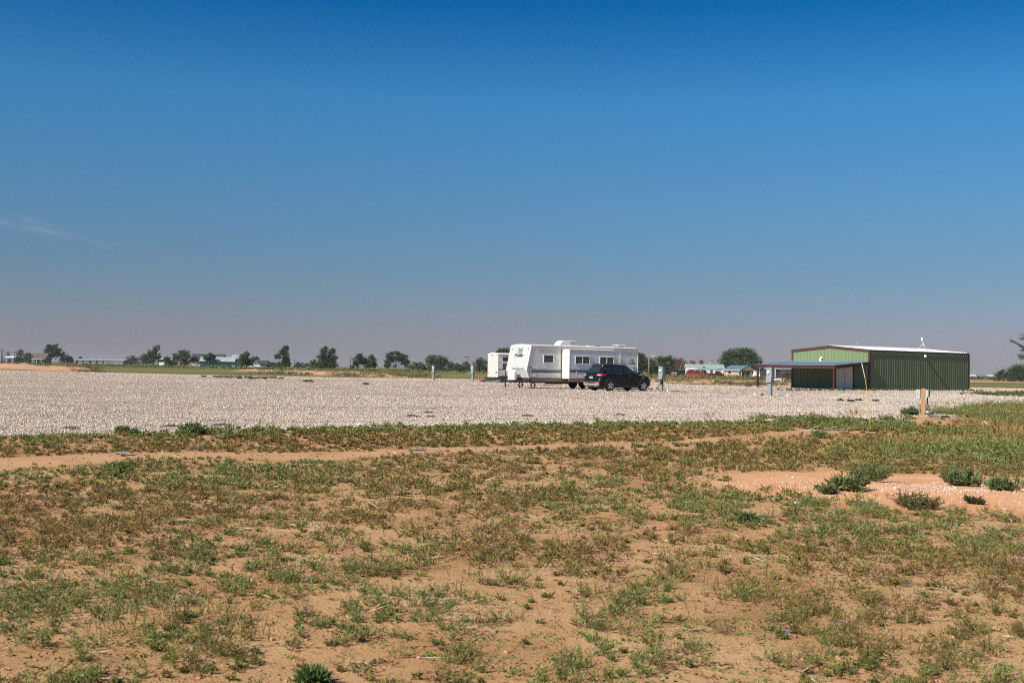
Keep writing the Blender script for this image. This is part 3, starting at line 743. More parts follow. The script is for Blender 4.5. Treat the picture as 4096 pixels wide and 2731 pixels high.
# ------------------------------------------------------------------ trees
TLEAF = leafmat("tree_leaf", .65, .2)
BARK = pmat("bark", (.09,.065,.05), (.05,.04,.03), 3, .9)
GREYBARK = pmat("grey_bark", (.17,.14,.12), (.10,.085,.07), 3, .9)
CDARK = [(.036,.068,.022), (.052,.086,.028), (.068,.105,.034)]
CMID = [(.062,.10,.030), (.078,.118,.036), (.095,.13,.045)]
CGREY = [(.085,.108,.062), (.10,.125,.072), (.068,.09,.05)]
CRED = [(.21,.12,.085), (.26,.15,.11), (.17,.10,.075)]
CBARE = [(.15,.12,.10), (.20,.165,.14)]
BUSH = [(.5,.5,.46,.45), (.24,.38,.24,.36), (.76,.40,.24,.36), (.45,.8,.25,.18)]
def tree(name, label, x0, x1, ytop, ybase, lobes, cols, trunk=.5, D=None, dens=1.0, twiggy=False, group="trees along the far field", cat="tree", bark=None, depth=.7, trunk_r=None):
    cxp = x0+(x1-x0)*trunk
    if D is None:
        D = max(150, min(650, at(cxp, max(ybase, 1443+.0175*cxp), PADZ-.03).y))
    X0 = xat(x0, D, .3); X1 = xat(x1, D, .3); XT = X0+(X1-X0)*trunk; Wd = X1-X0
    Ht = zat(ytop, (X0+X1)/2, D)-.3
    root = empty(name, (XT, D, .28), 0, label, cat, group)
    mx = D/1225.0            # metres covered by one pixel of the render
    a = Acc(); area = (Wd/mx)*(Ht/mx)
    tot = sum(l[2]*l[3] for l in lobes)
    nl = int(np.clip(area*13*dens, 350, 16000))
    tips = []
    for (u, v, ru, rv) in lobes:
        n = max(20, int(nl*ru*rv/tot)); c0 = np.array([(u-trunk)*Wd, rng.normal(0, .12)*Wd*depth, v*Ht])
        rad = np.array([ru*Wd, max(ru*Wd*depth, .4*mx), rv*Ht])
        tips.append((c0, rad))
        K = max(6, n//30)
        q = rng.normal(size=(K, 3)); q /= np.linalg.norm(q, axis=1, keepdims=True); q *= (rng.random((K, 1))**.38)
        kc = rng.integers(0, K, n)
        p = q[kc]*1.06+rng.normal(0, .19, (n, 3)); p = c0+p*rad
        p[:, 2] = np.maximum(p[:, 2], .12)
        sz = rng.uniform(.6, 1.4, n)*mx*.95
        d = rng.normal(size=(n, 3)); d[:, 2] *= .8
        if twiggy: d = (p-np.array([0, 0, 0]))/np.maximum(np.linalg.norm(p, axis=1, keepdims=True), .1)+rng.normal(0, .45, (n, 3)); sz *= 1.9
        d /= np.linalg.norm(d, axis=1, keepdims=True)
        V, F = blades(p, d, sz, sz*(.16 if twiggy else .75))
        base = pal(K, *cols)
        a.add(V, F, base[kc]*rng.uniform(.8, 1.2, (n, 1)))
    a.build("crown", TLEAF, parent=root)
    mb = MB(); tr = trunk_r or max(.12, .028*Ht+.25*mx*.5)
    top = min(tips, key=lambda t: -t[0][2])[0]
    fork = Vector((0, 0, max(.12*Ht, min(l[1]-l[3] for l in lobes)*Ht*.9+.06*Ht)))
    mb.tube([(0, 0, -.1), tuple(fork*.5+Vector((rng.normal(0, .02)*Ht, 0, 0))), tuple(fork)], [tr*1.25, tr, tr*.85], 7)
    for c0, rad in tips:
        t = Vector(c0)+Vector((0, 0, .35*rad[2])); m_ = fork.lerp(t, .5)+Vector((0, 0, -.06*Ht))
        mb.tube([fork*.95, m_, t], [tr*.62, tr*.4, tr*.12], 5)
        for _ in range(3):
            e = Vector(c0)+Vector(rng.normal(0, .5, 3)*rad)
            mb.tube([m_.lerp(t, rng.uniform(.1, .7)), e], [tr*.28, tr*.07], 4)
    mb.build("trunk", bark or BARK, root, smooth=True)
    return root
T = tree
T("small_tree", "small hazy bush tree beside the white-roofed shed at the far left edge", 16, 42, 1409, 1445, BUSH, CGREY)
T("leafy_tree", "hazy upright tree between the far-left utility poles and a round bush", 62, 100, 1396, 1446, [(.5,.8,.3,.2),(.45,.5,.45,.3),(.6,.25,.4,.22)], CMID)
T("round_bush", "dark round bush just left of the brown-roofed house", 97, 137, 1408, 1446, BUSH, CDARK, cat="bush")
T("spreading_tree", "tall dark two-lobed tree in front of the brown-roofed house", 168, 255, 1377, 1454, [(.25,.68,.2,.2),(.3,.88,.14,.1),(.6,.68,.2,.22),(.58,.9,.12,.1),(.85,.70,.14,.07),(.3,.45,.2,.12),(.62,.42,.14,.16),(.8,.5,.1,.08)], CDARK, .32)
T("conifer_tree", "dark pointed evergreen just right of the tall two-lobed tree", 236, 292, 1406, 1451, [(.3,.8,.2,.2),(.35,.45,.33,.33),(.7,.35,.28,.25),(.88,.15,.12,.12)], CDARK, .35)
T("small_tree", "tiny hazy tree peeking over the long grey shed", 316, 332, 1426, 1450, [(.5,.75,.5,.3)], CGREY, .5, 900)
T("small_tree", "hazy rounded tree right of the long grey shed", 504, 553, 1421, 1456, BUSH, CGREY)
T("bare_bush", "bare grey leafless bush under the leaning tree", 548, 588, 1430, 1463, BUSH, CBARE, twiggy=True, bark=GREYBARK, cat="bush", dens=.5)
T("leaning_tree", "tree with crown swept up to the right beside the small teal shed", 560, 644, 1380, 1465, [(.35,.4,.28,.2),(.55,.6,.2,.2),(.74,.74,.13,.2),(.85,.92,.07,.09),(.22,.33,.18,.2),(.84,.48,.16,.12),(.6,.3,.3,.15)], CMID, .62)
T("small_tree", "low round tree right against the small teal shed", 656, 693, 1424, 1466, [(.45,.7,.42,.25),(.6,.4,.35,.28),(.2,.6,.2,.15)], CMID, .8)
T("spreading_tree", "broad rounded tree left of the dark-roofed house", 683, 763, 1396, 1468, [(.25,.62,.22,.15),(.55,.78,.25,.2),(.8,.7,.17,.22),(.5,.5,.35,.2),(.18,.3,.13,.2),(.72,.36,.2,.25)], CMID)
T("umbrella_tree", "thin-trunked flat-topped tree in front of the long teal barn", 808, 861, 1411, 1469, [(.28,.72,.25,.13),(.65,.8,.3,.15),(.5,.62,.35,.13),(.85,.7,.15,.14)], CMID, .5, trunk_r=.16)
T("spreading_tree", "lopsided tree with a long right-hand branch before the tall teal barn", 951, 1037, 1406, 1475, [(.25,.6,.2,.22),(.4,.82,.15,.15),(.33,.4,.27,.22),(.6,.52,.2,.18),(.86,.64,.14,.11),(.5,.25,.18,.1)], CMID, .4)
T("tall_tree", "tall narrow tree with open crown right of the barns", 1096, 1162, 1380, 1475, [(.62,.88,.22,.1),(.55,.7,.28,.13),(.25,.52,.22,.1),(.72,.5,.23,.14),(.6,.3,.2,.13),(.85,.22,.14,.15)], CDARK, .48)
for i, (x0, x1, y0, y1, l) in enumerate([(1062,1100,1444,1472,"low bush left of the tall narrow tree"), (1098,1130,1446,1473,"low bush at the foot of the tall narrow tree"), (1132,1164,1442,1472,"low bush right under the tall narrow tree")]):
    T("field_bush", l, x0, x1, y0, y1, BUSH, CMID, cat="bush", group="bushes at the far field edge")
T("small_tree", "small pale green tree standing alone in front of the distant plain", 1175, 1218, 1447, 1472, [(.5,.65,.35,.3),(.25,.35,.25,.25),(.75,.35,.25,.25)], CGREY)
T("bare_bush", "tiny bare shrub right of the small pale tree", 1219, 1234, 1453, 1472, BUSH, CBARE, twiggy=True, bark=GREYBARK, cat="bush", dens=.4)
T("small_tree", "dark small tree touching the dense pointed tree's left side", 1236, 1278, 1436, 1477, [(.4,.8,.25,.2),(.45,.45,.42,.35),(.8,.35,.2,.25)], CMID)
T("dense_tree", "big dense cone-shaped tree left of two utility poles", 1262, 1352, 1382, 1479, [(.4,.9,.11,.1),(.35,.7,.2,.16),(.7,.74,.2,.14),(.45,.47,.36,.22),(.75,.45,.2,.2),(.3,.22,.27,.17),(.82,.2,.18,.13),(.55,.2,.3,.18)], CDARK, .42, dens=1.2)
T("leafy_tree", "rounded tree behind the thinner utility pole, darker of a touching pair", 1403, 1470, 1413, 1484, [(.5,.85,.2,.14),(.45,.6,.36,.2),(.76,.55,.2,.2),(.28,.4,.2,.13),(.1,.25,.1,.1)], CDARK, .42)
T("leafy_tree", "paler open tree, right one of a touching pair", 1452, 1509, 1419, 1484, [(.55,.85,.2,.14),(.5,.6,.38,.2),(.7,.4,.28,.16),(.28,.35,.24,.16)], CMID, .45)
T("many_stemmed_tree", "wide dark tree on several stems left of the first pedestal", 1534, 1637, 1404, 1481, [(.14,.3,.14,.18),(.3,.75,.2,.18),(.5,.9,.14,.1),(.75,.7,.2,.18),(.55,.62,.25,.18),(.85,.4,.16,.2),(.2,.5,.16,.14)], CDARK, .45)
T("field_bush", "wide low bush left of the round-crowned tree", 1634, 1706, 1446, 1485, BUSH, CMID, cat="bush", group="bushes at the far field edge")
T("round_tree", "round-crowned green tree behind the farther pedestal", 1697, 1794, 1419, 1486, [(.5,.74,.34,.24),(.25,.6,.23,.2),(.78,.55,.22,.24),(.5,.4,.43,.2),(.5,.15,.4,.16)], CDARK, dens=1.3)
for x0, x1, y0, y1, c, l in [(1784,1822,1445,1489,CGREY,"grey-green bush right beside the round-crowned tree"), (1812,1848,1452,1490,CMID,"low dark bush between grey-green and brownish bushes"), (1840,1882,1443,1490,CGREY,"brownish pointed bush left of the second pedestal")]:
    T("field_bush", l, x0, x1, y0, y1, BUSH, c, cat="bush", group="bushes at the far field edge")
T("leafy_tree", "green tree between the second pedestal and the white trailer", 1894, 1938, 1429, 1491, [(.5,.8,.3,.2),(.4,.5,.4,.3),(.65,.3,.35,.28)], CMID)
T("small_tree", "narrow green tree touching the white trailer's rear wall", 1926, 1956, 1438, 1491, BUSH, CMID)
T("leafy_tree", "tree whose top shows above the white trailer's roof", 1980, 2052, 1389, 1492, [(.25,.8,.22,.14),(.6,.9,.2,.1),(.8,.78,.2,.16),(.5,.55,.45,.3)], CDARK, D=330)
T("dark_tree", "dark tall tree at the back corner of the large travel trailer", 2530, 2584, 1412, 1502, [(.6,.82,.35,.18),(.5,.55,.45,.25),(.7,.3,.3,.2)], CDARK, .7, D=345)
T("leafy_tree", "silvery green tree behind the streetlight pole", 2574, 2632, 1428, 1507, [(.5,.75,.4,.22),(.4,.5,.4,.25),(.6,.3,.4,.25)], CGREY, D=345)
T("dark_bush", "dark round bush in front of the silvery green tree", 2586, 2640, 1446, 1507, BUSH, CDARK, D=325, cat="bush", group="trees around the mobile home")
T("leafy_tree", "bulky dark green tree behind the third pedestal", 2626, 2700, 1422, 1508, [(.3,.8,.28,.18),(.65,.88,.25,.12),(.5,.55,.48,.28),(.4,.25,.4,.22),(.85,.7,.15,.14)], CDARK, D=335, dens=1.4)
T("dead_tree", "leafless reddish dead tree left, next to the bulky green tree", 2684, 2740, 1433, 1500, [(.3,.7,.25,.25),(.7,.75,.28,.22),(.5,.4,.45,.3)], CRED, D=352, twiggy=True, bark=GREYBARK, group="dead reddish trees")
T("dead_tree", "leafless reddish dead tree by the mobile home's left gable", 2734, 2782, 1440, 1500, [(.3,.6,.28,.28),(.75,.75,.22,.24),(.5,.35,.45,.28)], CRED, D=352, twiggy=True, bark=GREYBARK, group="dead reddish trees")
T("dead_tree", "small reddish dead tree behind the mobile home's roof", 2792, 2816, 1446, 1500, [(.5,.7,.4,.3),(.5,.4,.45,.3)], CRED, D=380, twiggy=True, bark=GREYBARK, group="dead reddish trees")
T("big_tree", "huge dark shade tree behind the tan cottage", 2868, 3046, 1389, 1500, [(.5,.82,.3,.16),(.28,.72,.2,.17),(.13,.58,.12,.12),(.75,.7,.2,.2),(.5,.55,.42,.22),(.87,.45,.13,.18),(.77,.22,.2,.2),(.2,.38,.17,.16),(.5,.25,.3,.2),(.62,.9,.14,.08),(.92,.6,.08,.08)], CDARK, .5, D=350, dens=2.2)
T("bare_bush", "bare brown shrub in front of the dark open shed", 3118, 3168, 1472, 1511, [(.5,.6,.4,.35),(.4,.35,.4,.3)], CBARE, D=240, twiggy=True, bark=GREYBARK, cat="bush", dens=.5)
T("leafy_tree", "rounded dark tree, left one of the right-edge grove", 3981, 4046, 1478, 1527, BUSH, CDARK, D=420)
T("leafy_tree", "taller dark tree, right one of the right-edge grove", 4030, 4125, 1454, 1527, BUSH, CDARK, D=410)
for x0, x1, y0, l in [(3876,3902,1506,"flat hazy clump touching the building's corner"), (3900,3930,1503,"hazy middle clump on the far right horizon"), (3928,3962,1501,"tallest hazy clump on the far right horizon"), (3956,3986,1507,"lowest hazy clump next to the right-edge grove")]:
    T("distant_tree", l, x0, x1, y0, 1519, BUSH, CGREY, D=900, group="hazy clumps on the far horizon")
# a nearer tree outside the right edge whose thin branches reach into view
T("overhanging_tree", "thin leafy branches reaching in from the right edge", 4040, 4420, 1290, 1560, [(.12,.62,.05,.06),(.2,.78,.08,.05),(.06,.72,.035,.02),(.12,.47,.07,.05),(.35,.75,.16,.14),(.6,.75,.2,.16),(.3,.5,.1,.1),(.7,.5,.2,.16)], CMID, .62, D=150, dens=.18)

# ------------------------------------------------------------------ utility poles
WOODP = pmat("pole_wood", (.14,.11,.09), (.09,.07,.06), 2, .9)
WIREM = pmat("wire", (.03,.03,.03), rough=.6)
def pole(px, ytop, D, label, arm=True, lamp=False, r=.16, mat=None):
    X = xat(px, D, .3); h = zat(ytop, X, D)-.3
    root = empty("utility_pole" if not lamp else "light_pole", (X, D, .3), R(20), label, "pole", "utility poles on the plain")
    mb = MB(); mb.tube([(0, 0, -.2), (0, 0, h)], [r*1.2, r*.8], 8); mb.build("post", mat or WOODP, root, smooth=True)
    if arm:
        mb = MB(); mb.box(-1.1, 1.1, -.07, .07, h-.75, h-.6); mb.build("crossarm", mat or WOODP, root)
        for s in (-1, 0, 1):
            mb = MB(); mb.lathe([(.05, 0), (.09, .06), (.05, .13), (.08, .17), (.02, .2)], (s, 0, h-.6), n=8); mb.build("insulator", WOODP, root)
    if lamp:
        mb = MB(); mb.tube([(0, 0, h-.3), (.5, -.2, h), (.9, -.4, h)], .04, 6); mb.build("arm", GREYM, root)
        mb = MB(); mb.lathe([(.05, .12), (.2, 0), (.16, -.15), (.02, -.18)], (.9, -.4, h-.02), n=10); mb.build("lamp_head", WHITEM, root)
    return root
GREYM = pmat("grey_metal", (.33,.36,.35), (.28,.31,.30), 2, .5, .3)
WHITEM = pmat("white_paint", (.78,.78,.75), (.70,.70,.67), 2, .5)
for px, y, D, l, a in [(5,1394,560,"leftmost utility pole at the picture's edge",False),(9,1396,560,"utility pole second from the left edge",True),(15,1399,600,"utility pole third from the left edge",False),(56,1404,560,"utility pole left of the hazy upright tree",True),(63,1401,560,"utility pole against the hazy upright tree",True),(135,1409,620,"utility pole behind the brown roof's left end",False),(142,1412,620,"utility pole with crossarm above the brown roof",True),(1070,1438,600,"short utility pole right of the dark barn-side house",False),(1096,1436,600,"utility pole behind the bush by the tall narrow tree",False),(1177,1434,520,"lone utility pole left of the small pale tree",False),(1400,1421,470,"taller utility pole left of the touching pair of trees",False),(1412,1428,470,"thinner utility pole against the touching pair of trees",False),(1867,1420,430,"utility pole with hardware above the brownish bush",True),(2808,1440,420,"utility pole rising behind the mobile home roof",False),(2877,1430,330,"thick utility pole at the big tree's left edge",False),(3909,1498,900,"distant utility pole on the far right horizon",True)]:
    pole(px, y, D, l, a)
pole(2595, 1423, 270, "brown pole with a white lamp by the silvery tree", False, True, .14, pmat("brown_pole", (.28,.19,.13), (.22,.15,.1), 2, .9))
pole(2825, 1450, 330, "thin pale lamp pole above the mobile home roof", False, True, .06, GREYM)
def wire(a, b, sag, label, r=.03):
    pts = [Vector(a).lerp(Vector(b), t)+Vector((0, 0, -4*sag*t*(1-t))) for t in np.linspace(0, 1, 13)]
    mb = MB(); mb.tube(pts, r, 4); tag(mb.build("overhead_wire", WIREM), label, "wire", "overhead wires")
def pt(px, py, D): X = xat(px, D, 3); return (X, D, zat(py, X, D))
wire(pt(2740, 1452, 420), pt(2877, 1436, 330), .5, "overhead wire left of the big shade tree")
wire(pt(1867, 1428, 430), pt(1900, 1455, 420), .3, "overhead wire from the pole above the brownish bush")

# ------------------------------------------------------------------ far buildings
def mat(n, c, r=.7, m=0.0, c2=None, s=.6): return pmat(n, c, c2, s, r, m)
DKGLASS = mat("dark_glass", (.03,.035,.04), .15); OPEN = mat("dark_opening", (.012,.012,.013), .9)  # open bays and doorways are near-black panels, inside shade put in colour
TEAL = mat("teal_siding", (.008,.062,.060), .5); TEALROOF = mat("pale_teal_roof", (.38,.46,.45), .5, .1)  # siding darkened in colour to stand in for shade on the barn fronts
BROWNROOF = mat("brown_shingle", (.13,.095,.08)); DARKROOF = mat("charcoal_shingle", (.05,.05,.055)); BRICK = mat("tan_brick", (.30,.19,.13))
GREYSID = mat("grey_sheet", (.19,.22,.25), .5, .1); LTGREY = mat("light_roof", (.40,.42,.42), .5, .1); CREAM = mat("cream_siding", (.66,.63,.55))
def house(name, label, px0, px1, ybase, D, wall_h, rise, depth, wallm, roofm, ridge='x', over=.35, th=0.0, trimm=None, cat="house", group=None):
    """gabled building; px0..px1 is its front face. ridge 'x' runs along the front, 'y' runs away from it"""
    X0 = xat(px0, D, .3); X1 = xat(px1, D, .3); Lw = (X1-X0)/math.cos(th)
    root = empty(name, (X0, D, .28), th, label, cat, group)
    w = MB(); fn = (lambda a, b, c: (c, a, b)) if ridge == 'x' else (lambda a, b, c: (a, c, b))
    span, ln = (depth, Lw) if ridge == 'x' else (Lw, depth)
    w.prism([(0, -.2), (span, -.2), (span, wall_h), (span/2, wall_h+rise), (0, wall_h)], 0, ln, fn)
    w.build("wall", wallm, root)
    sl = rise/(span/2); t = .12
    r = MB()
    r.prism([(-over, wall_h-sl*over+.02), (span/2, wall_h+rise+.02), (span+over, wall_h-sl*over+.02), (span+over, wall_h-sl*over+.02+t), (span/2, wall_h+rise+.02+t), (-over, wall_h-sl*over+.02+t)], -over, ln+over, fn)
    r.build("roof", roofm, root)
    if trimm:
        e = wall_h-sl*over
        for c in (-over-.03, ln+over-.02):
            f = MB()
            f.prism([(-over, e-.12), (span/2, wall_h+rise-.12), (span+over, e-.12), (span+over, e+.16), (span/2, wall_h+rise+.16), (-over, e+.16)], c, c+.05, fn)
            f.build("fascia", trimm, root)
    return root, Lw
def opening(root, name, x0, x1, z0, z1, m, y=-.04, d=.06, frame=None, pane=None):
    o = MB(); o.box(x0, x1, y, y+d, z0, z1); p = o.build(name, m, root)
    if frame:
        f = MB(); f.ringy(x0-.08, x1+.08, z0-.08, z1+.08, .09, y-.03, y+.03); f.build("frame", frame, p)
    return p
r_, L_ = house("white_shed", "low shed with a white roof at the far left edge", 18, 54, 1445, 600, 2.6, .7, 6, mat("shed_wall", (.20,.18,.17)), WHITEM, cat="shed")
opening(r_, "door", 2, 3.2, 0, 2, OPEN)
m_ = MB(); m_.lathe([(.5, 0), (.55, .2), (.55, 1.6), (.4, 1.75)], (0, 0, 0)); tag(m_.build("blue_barrel", mat("barrel_blue", (.03,.16,.42), .4), smooth=True, loc=(xat(30, 590, .3), 590, .28)), "blue barrel in front of the far-left shed", "barrel")
r_, L_ = house("brown_roof_house", "low house with a brown shingle roof behind the two-lobed tree", 131, 178, 1448, 600, 2.3, 2.6, 9, mat("house_tan", (.17,.13,.10)), BROWNROOF)
m_ = MB(); m_.box(.2, L_-.2, -2.2, -.4, 2.0, 2.2); m_.build("porch_roof", WHITEM, r_)
for x in (.4, 2.6, 4.8):
    m_ = MB(); m_.box(x, x+.15, -2.1, -1.95, 0, 2.0); m_.build("porch_post", WHITEM, r_)
opening(r_, "door", 1.4, 2.4, 0, 1.9, OPEN); opening(r_, "window", 3.2, 4.4, .8, 1.8, DKGLASS, frame=WHITEM)
r_, L_ = house("grey_shed", "very long low grey metal shed on the left horizon", 301, 501, 1457, 560, 2.0, .5, 7, GREYSID, LTGREY, cat="shed", th=R(-8))
for i, (a, b) in enumerate([(.01, .06), (.15, .18), (.29, .33), (.43, .47), (.58, .60)]): opening(r_, "bay_shade_panel", a*L_, b*L_, 0.5, 1.75, OPEN)
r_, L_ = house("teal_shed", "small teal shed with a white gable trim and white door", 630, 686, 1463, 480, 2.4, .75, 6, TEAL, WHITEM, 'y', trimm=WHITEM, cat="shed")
opening(r_, "roller_door", .5, 2.6, 0, 1.6, WHITEM); opening(r_, "doorway", 3.2, 4.6, 0, 1.7, OPEN)
r_, L_ = house("dark_roof_house", "house with a dark hipped roof behind the long teal barn", 760, 886, 1466, 520, 2.6, 2.8, 10, BRICK, DARKROOF)
opening(r_, "garage_door", .8, 3.2, 0, 1.9, WHITEM); opening(r_, "window", 3.8, 4.8, .8, 1.8, DKGLASS, frame=WHITEM)
m_ = MB(); m_.prism([(-.3, 2.5), (1.9, 4.2), (4.1, 2.5), (4.1, 2.65), (1.9, 4.4), (-.3, 2.65)], -2.0, 3, lambda a, b, c: (a, c, b)); m_.build("porch_gable", DARKROOF, r_)
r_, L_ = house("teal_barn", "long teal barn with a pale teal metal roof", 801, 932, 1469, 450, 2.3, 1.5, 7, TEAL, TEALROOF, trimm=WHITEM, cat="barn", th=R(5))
for i in range(3): opening(r_, "vent", 2+3.4*i, 2.4+3.4*i, .5, .7, LTGREY)
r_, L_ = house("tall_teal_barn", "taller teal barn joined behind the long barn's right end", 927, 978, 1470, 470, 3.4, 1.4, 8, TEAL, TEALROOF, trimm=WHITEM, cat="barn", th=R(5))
opening(r_, "barn_door", 1.2, 2.6, 0, 2.3, mat("teal_door", (.01,.07,.07)))
m_ = MB(); m_.box(0, 1.15, 0, 1, .0, .8); m_.box(-.04, 1.19, -.04, 1.04, .8, .86); m_.box(.0, .08, -.03, 0, 0, .8); m_.box(.53, .61, -.03, 0, 0, .8); m_.box(1.07, 1.15, -.03, 0, 0, .8)
tag(m_.build("storage_bin", mat("pale_bin", (.5,.56,.55)), loc=(xat(927, 443, .3), 443, .28)), "pale storage bin at the corner of the two teal barns", "bin")
r_, L_ = house("charcoal_house", "low dark house with a grey roof right of the teal barns", 1010, 1062, 1473, 500, 1.7, 1.3, 8, mat("dark_siding", (.085,.075,.075)), DARKROOF, trimm=LTGREY)
opening(r_, "window", 1.6, 2.6, .6, 1.4, DKGLASS, frame=LTGREY)
# far right sheds on the horizon
for x0, x1, l in [(3880, 3908, "long white shed on the horizon beside the green building"), (3950, 3986, "long white shed on the horizon by the right-edge grove")]:
    r_, L_ = house("white_warehouse", l, x0, x1, 1514, 1100, 2.5, 1.0, 12, WHITEM, WHITEM, cat="shed")
    opening(r_, "door", 1, 2.5, 0, 2, OPEN)

# mobile home with its carport
D = 318
MH, L_ = house("mobile_home", "white mobile home with a pale green metal roof", 2748, 2892, 1508, D+8, 2.35, 1.05, 7, mat("white_siding", (.72,.72,.68)), mat("pale_green_roof", (.42,.50,.46), .45, .2), over=.25, th=R(-4), trimm=WHITEM)
m_ = MB(); m_.box(-.05, L_+.05, -.04, .0, -.2, .55); m_.build("skirting", mat("brick_skirt", (.30,.12,.07)), MH)
for x, w in [(.7, .9), (2.2, .4), (4.4, .5)]: opening(MH, "window", x, x+w, 1.2, 2.0, DKGLASS, frame=WHITEM)
opening(MH, "door", 6.0, 6.8, .2, 2.1, mat("teal_door_far", (.06,.16,.15)))
# lean-to porch roof on the left of the home
m_ = MB(); m_.hexa([(-.2,-2.4,2.05),(4.4,-2.4,2.05),(4.4,0,2.35),(-.2,0,2.35),(-.2,-2.4,2.15),(4.4,-2.4,2.15),(4.4,0,2.45),(-.2,0,2.45)]); m_.build("porch_roof", WHITEM, MH)
cp = empty("carport", (xat(2798, D, .3), D, .28), 0, "flat grey-roofed carport over the maroon pickup", "carport")
Wc = xat(2870, D, .3)-xat(2798, D, .3)
m_ = MB(); m_.hexa([(0,0,2.0),(Wc,0,2.0),(Wc-.6,4.5,2.5),(-.8,4.5,2.5),(0,0,2.1),(Wc,0,2.1),(Wc-.6,4.5,2.6),(-.8,4.5,2.6)]); m_.build("roof", mat("carport_roof", (.40,.47,.47), .5, .2), cp)
for x, y in [(.2,.2),(Wc*.5,.2),(Wc-.2,.2),(-.4,4.2),(Wc-.8,4.2)]:
    m_ = MB(); m_.box(x-.05, x+.05, y-.05, y+.05, 0, 2.0 if y < 1 else 2.45); m_.build("post", WHITEM, cp)
ds = empty("satellite_dish", (xat(2817, D+4, 3), D+4, zat(1477, xat(2817, D+4, 3), D+4)), R(30), "dark satellite dish with a white arm above the carport", "dish")
m_ = MB(); m_.lathe([(.02, 0), (.3, .03), (.45, .12), (.47, .14), (.43, .13), (.02, .05)], (0, 0, .3), axis=1, n=14); m_.build("reflector", OPEN, ds)
m_ = MB(); m_.tube([(0, 0, -.5), (0, .02, .3), (0, -.45, .15)], .035, 6); m_.build("mast", WHITEM, ds)
# tan cottage
TAN = mat("tan_siding", (.52,.38,.22)); BLUEROOF = mat("blue_metal_roof", (.13,.23,.31), .45, .2)
D2 = 306
ct = empty("tan_cottage", (xat(2897, D2, .3), D2, .28), R(-65), "small tan cottage with a blue metal roof and gable porch", "cottage")
hh = 2.15; Lc = 6.2; Wc2 = 4.1
m_ = MB(); m_.prism([(0, -.2), (Wc2, -.2), (Wc2, hh), (Wc2/2, hh+.95), (0, hh)], 0, Lc, lambda a, b, c: (c, a, b)); m_.build("wall", TAN, ct)
m_ = MB(); m_.prism([(-.35, hh-.16), (Wc2/2, hh+1.0), (Wc2+.35, hh-.16), (Wc2+.35, hh-.06), (Wc2/2, hh+1.12), (-.35, hh-.06)], -.25, Lc+1.1, lambda a, b, c: (c, a, b)); m_.build("roof", BLUEROOF, ct)
m_ = MB(); m_.prism([(-.3, hh-.14), (Wc2+.3, hh-.14), (Wc2/2, hh+.97)], Lc+.98, Lc+1.05, lambda a, b, c: (c, a, b)); m_.build("gable", TAN, ct)
m_ = MB(); m_.box(-.25, Lc+1.1, -.42, -.36, hh-.26, hh-.06); m_.build("fascia", mat("pink_trim", (.62,.48,.42)), ct)
for y in (.05, Wc2-.05):
    m_ = MB(); m_.box(Lc+.92, Lc+1.02, y-.05, y+.05, 0, hh-.15); m_.build("porch_post", WHITEM, ct)
def cwin(horizontal, a0, a1, z0, z1, name="window"):
    o = MB(); f = MB()
    if horizontal: o.box(a0, a1, -.05, .02, z0, z1); f.ringy(a0-.08, a1+.08, z0-.08, z1+.08, .09, -.08, -.02)
    else:
        o.box(Lc-.02, Lc+.05, a0, a1, z0, z1); f.T = lambda p: Vector((Lc-p.y, p.x, p.z)); f.ringy(a0-.08, a1+.08, z0-.08, z1+.08, .09, -.08, -.02)
    p = o.build(name, DKGLASS, ct); f.build("frame", WHITEM, p)
cwin(True, 1.7, 3.0, 1.05, 1.9); cwin(False, 2.3, 3.1, 1.0, 1.8)
m_ = MB(); m_.box(Lc-.02, Lc+.05, .7, 1.5, .05, 1.95); p_ = m_.build("door", WHITEM, ct)
m_ = MB(); m_.box(Lc+.051, Lc+.07, .85, 1.35, .7, 1.75); m_.build("glass", DKGLASS, p_)
m_ = MB(); m_.box(1.78, 2.92, -.42, -.09, .60, 1.0); m_.box(1.86, 2.84, -.44, -.42, .65, .95, 1); m_.build("window_air_conditioner", [WHITEM, DKGLASS], ct)
# wheelchair ramp
rm = empty("wooden_ramp", (xat(2913, D2-5.5, .3), D2-5.5, .28), R(4), "sloping wooden ramp with a handrail up to the cottage door", "ramp")
WOODG = mat("weathered_wood", (.30,.26,.22))
m_ = MB(); m_.hexa([(0,0,.0),(3.4,0,.5),(3.4,1.1,.5),(0,1.1,.0),(0,0,.08),(3.4,0,.58),(3.4,1.1,.58),(0,1.1,.08)]); m_.build("deck", WOODG, rm)
m_ = MB(); m_.tube([(0, 0, .7), (3.4, 0, 1.25)], .045, 4); m_.tube([(0, 0, .4), (3.4, 0, .92)], .035, 4); m_.build("handrail", WOODG, rm)
for i in range(5):
    x = .05+i*.82; m_ = MB(); m_.box(x, x+.08, -.04, .04, 0, .72+.16*i*.82); m_.build("baluster", WOODG, rm)
fn_ = empty("picket_fence", (xat(2997, 300, .3), 300, .28), R(4), "weathered broken wooden fence right of the cottage", "fence")
for i in range(14):
    h = rng.uniform(.9, 1.75); x = i*.33; m_ = MB(); ln = rng.normal(0, .12)
    m_.hexa([(x,0,0),(x+.2,0,0),(x+.2,.04,0),(x,.04,0),(x+ln,0,h),(x+.2+ln,0,h),(x+.2+ln,.04,h),(x+ln,.04,h)]); m_.build("picket", [WOODG, mat("old_board", (.38,.33,.28))][i % 2], fn_)
m_ = MB(); m_.box(0, 1.35, 0, 1.1, 0, 1.9); m_.box(.06, 1.29, -.03, 0, .1, 1.8); m_.cyl((1.1, -.06, .7), (1.1, -.06, 1.2), .03)
tag(m_.build("white_cabinet", mat("cream_box", (.74,.72,.62)), loc=(xat(3016, 296, .3), 296, .28)), "tall cream cabinet standing right of the broken fence", "cabinet")
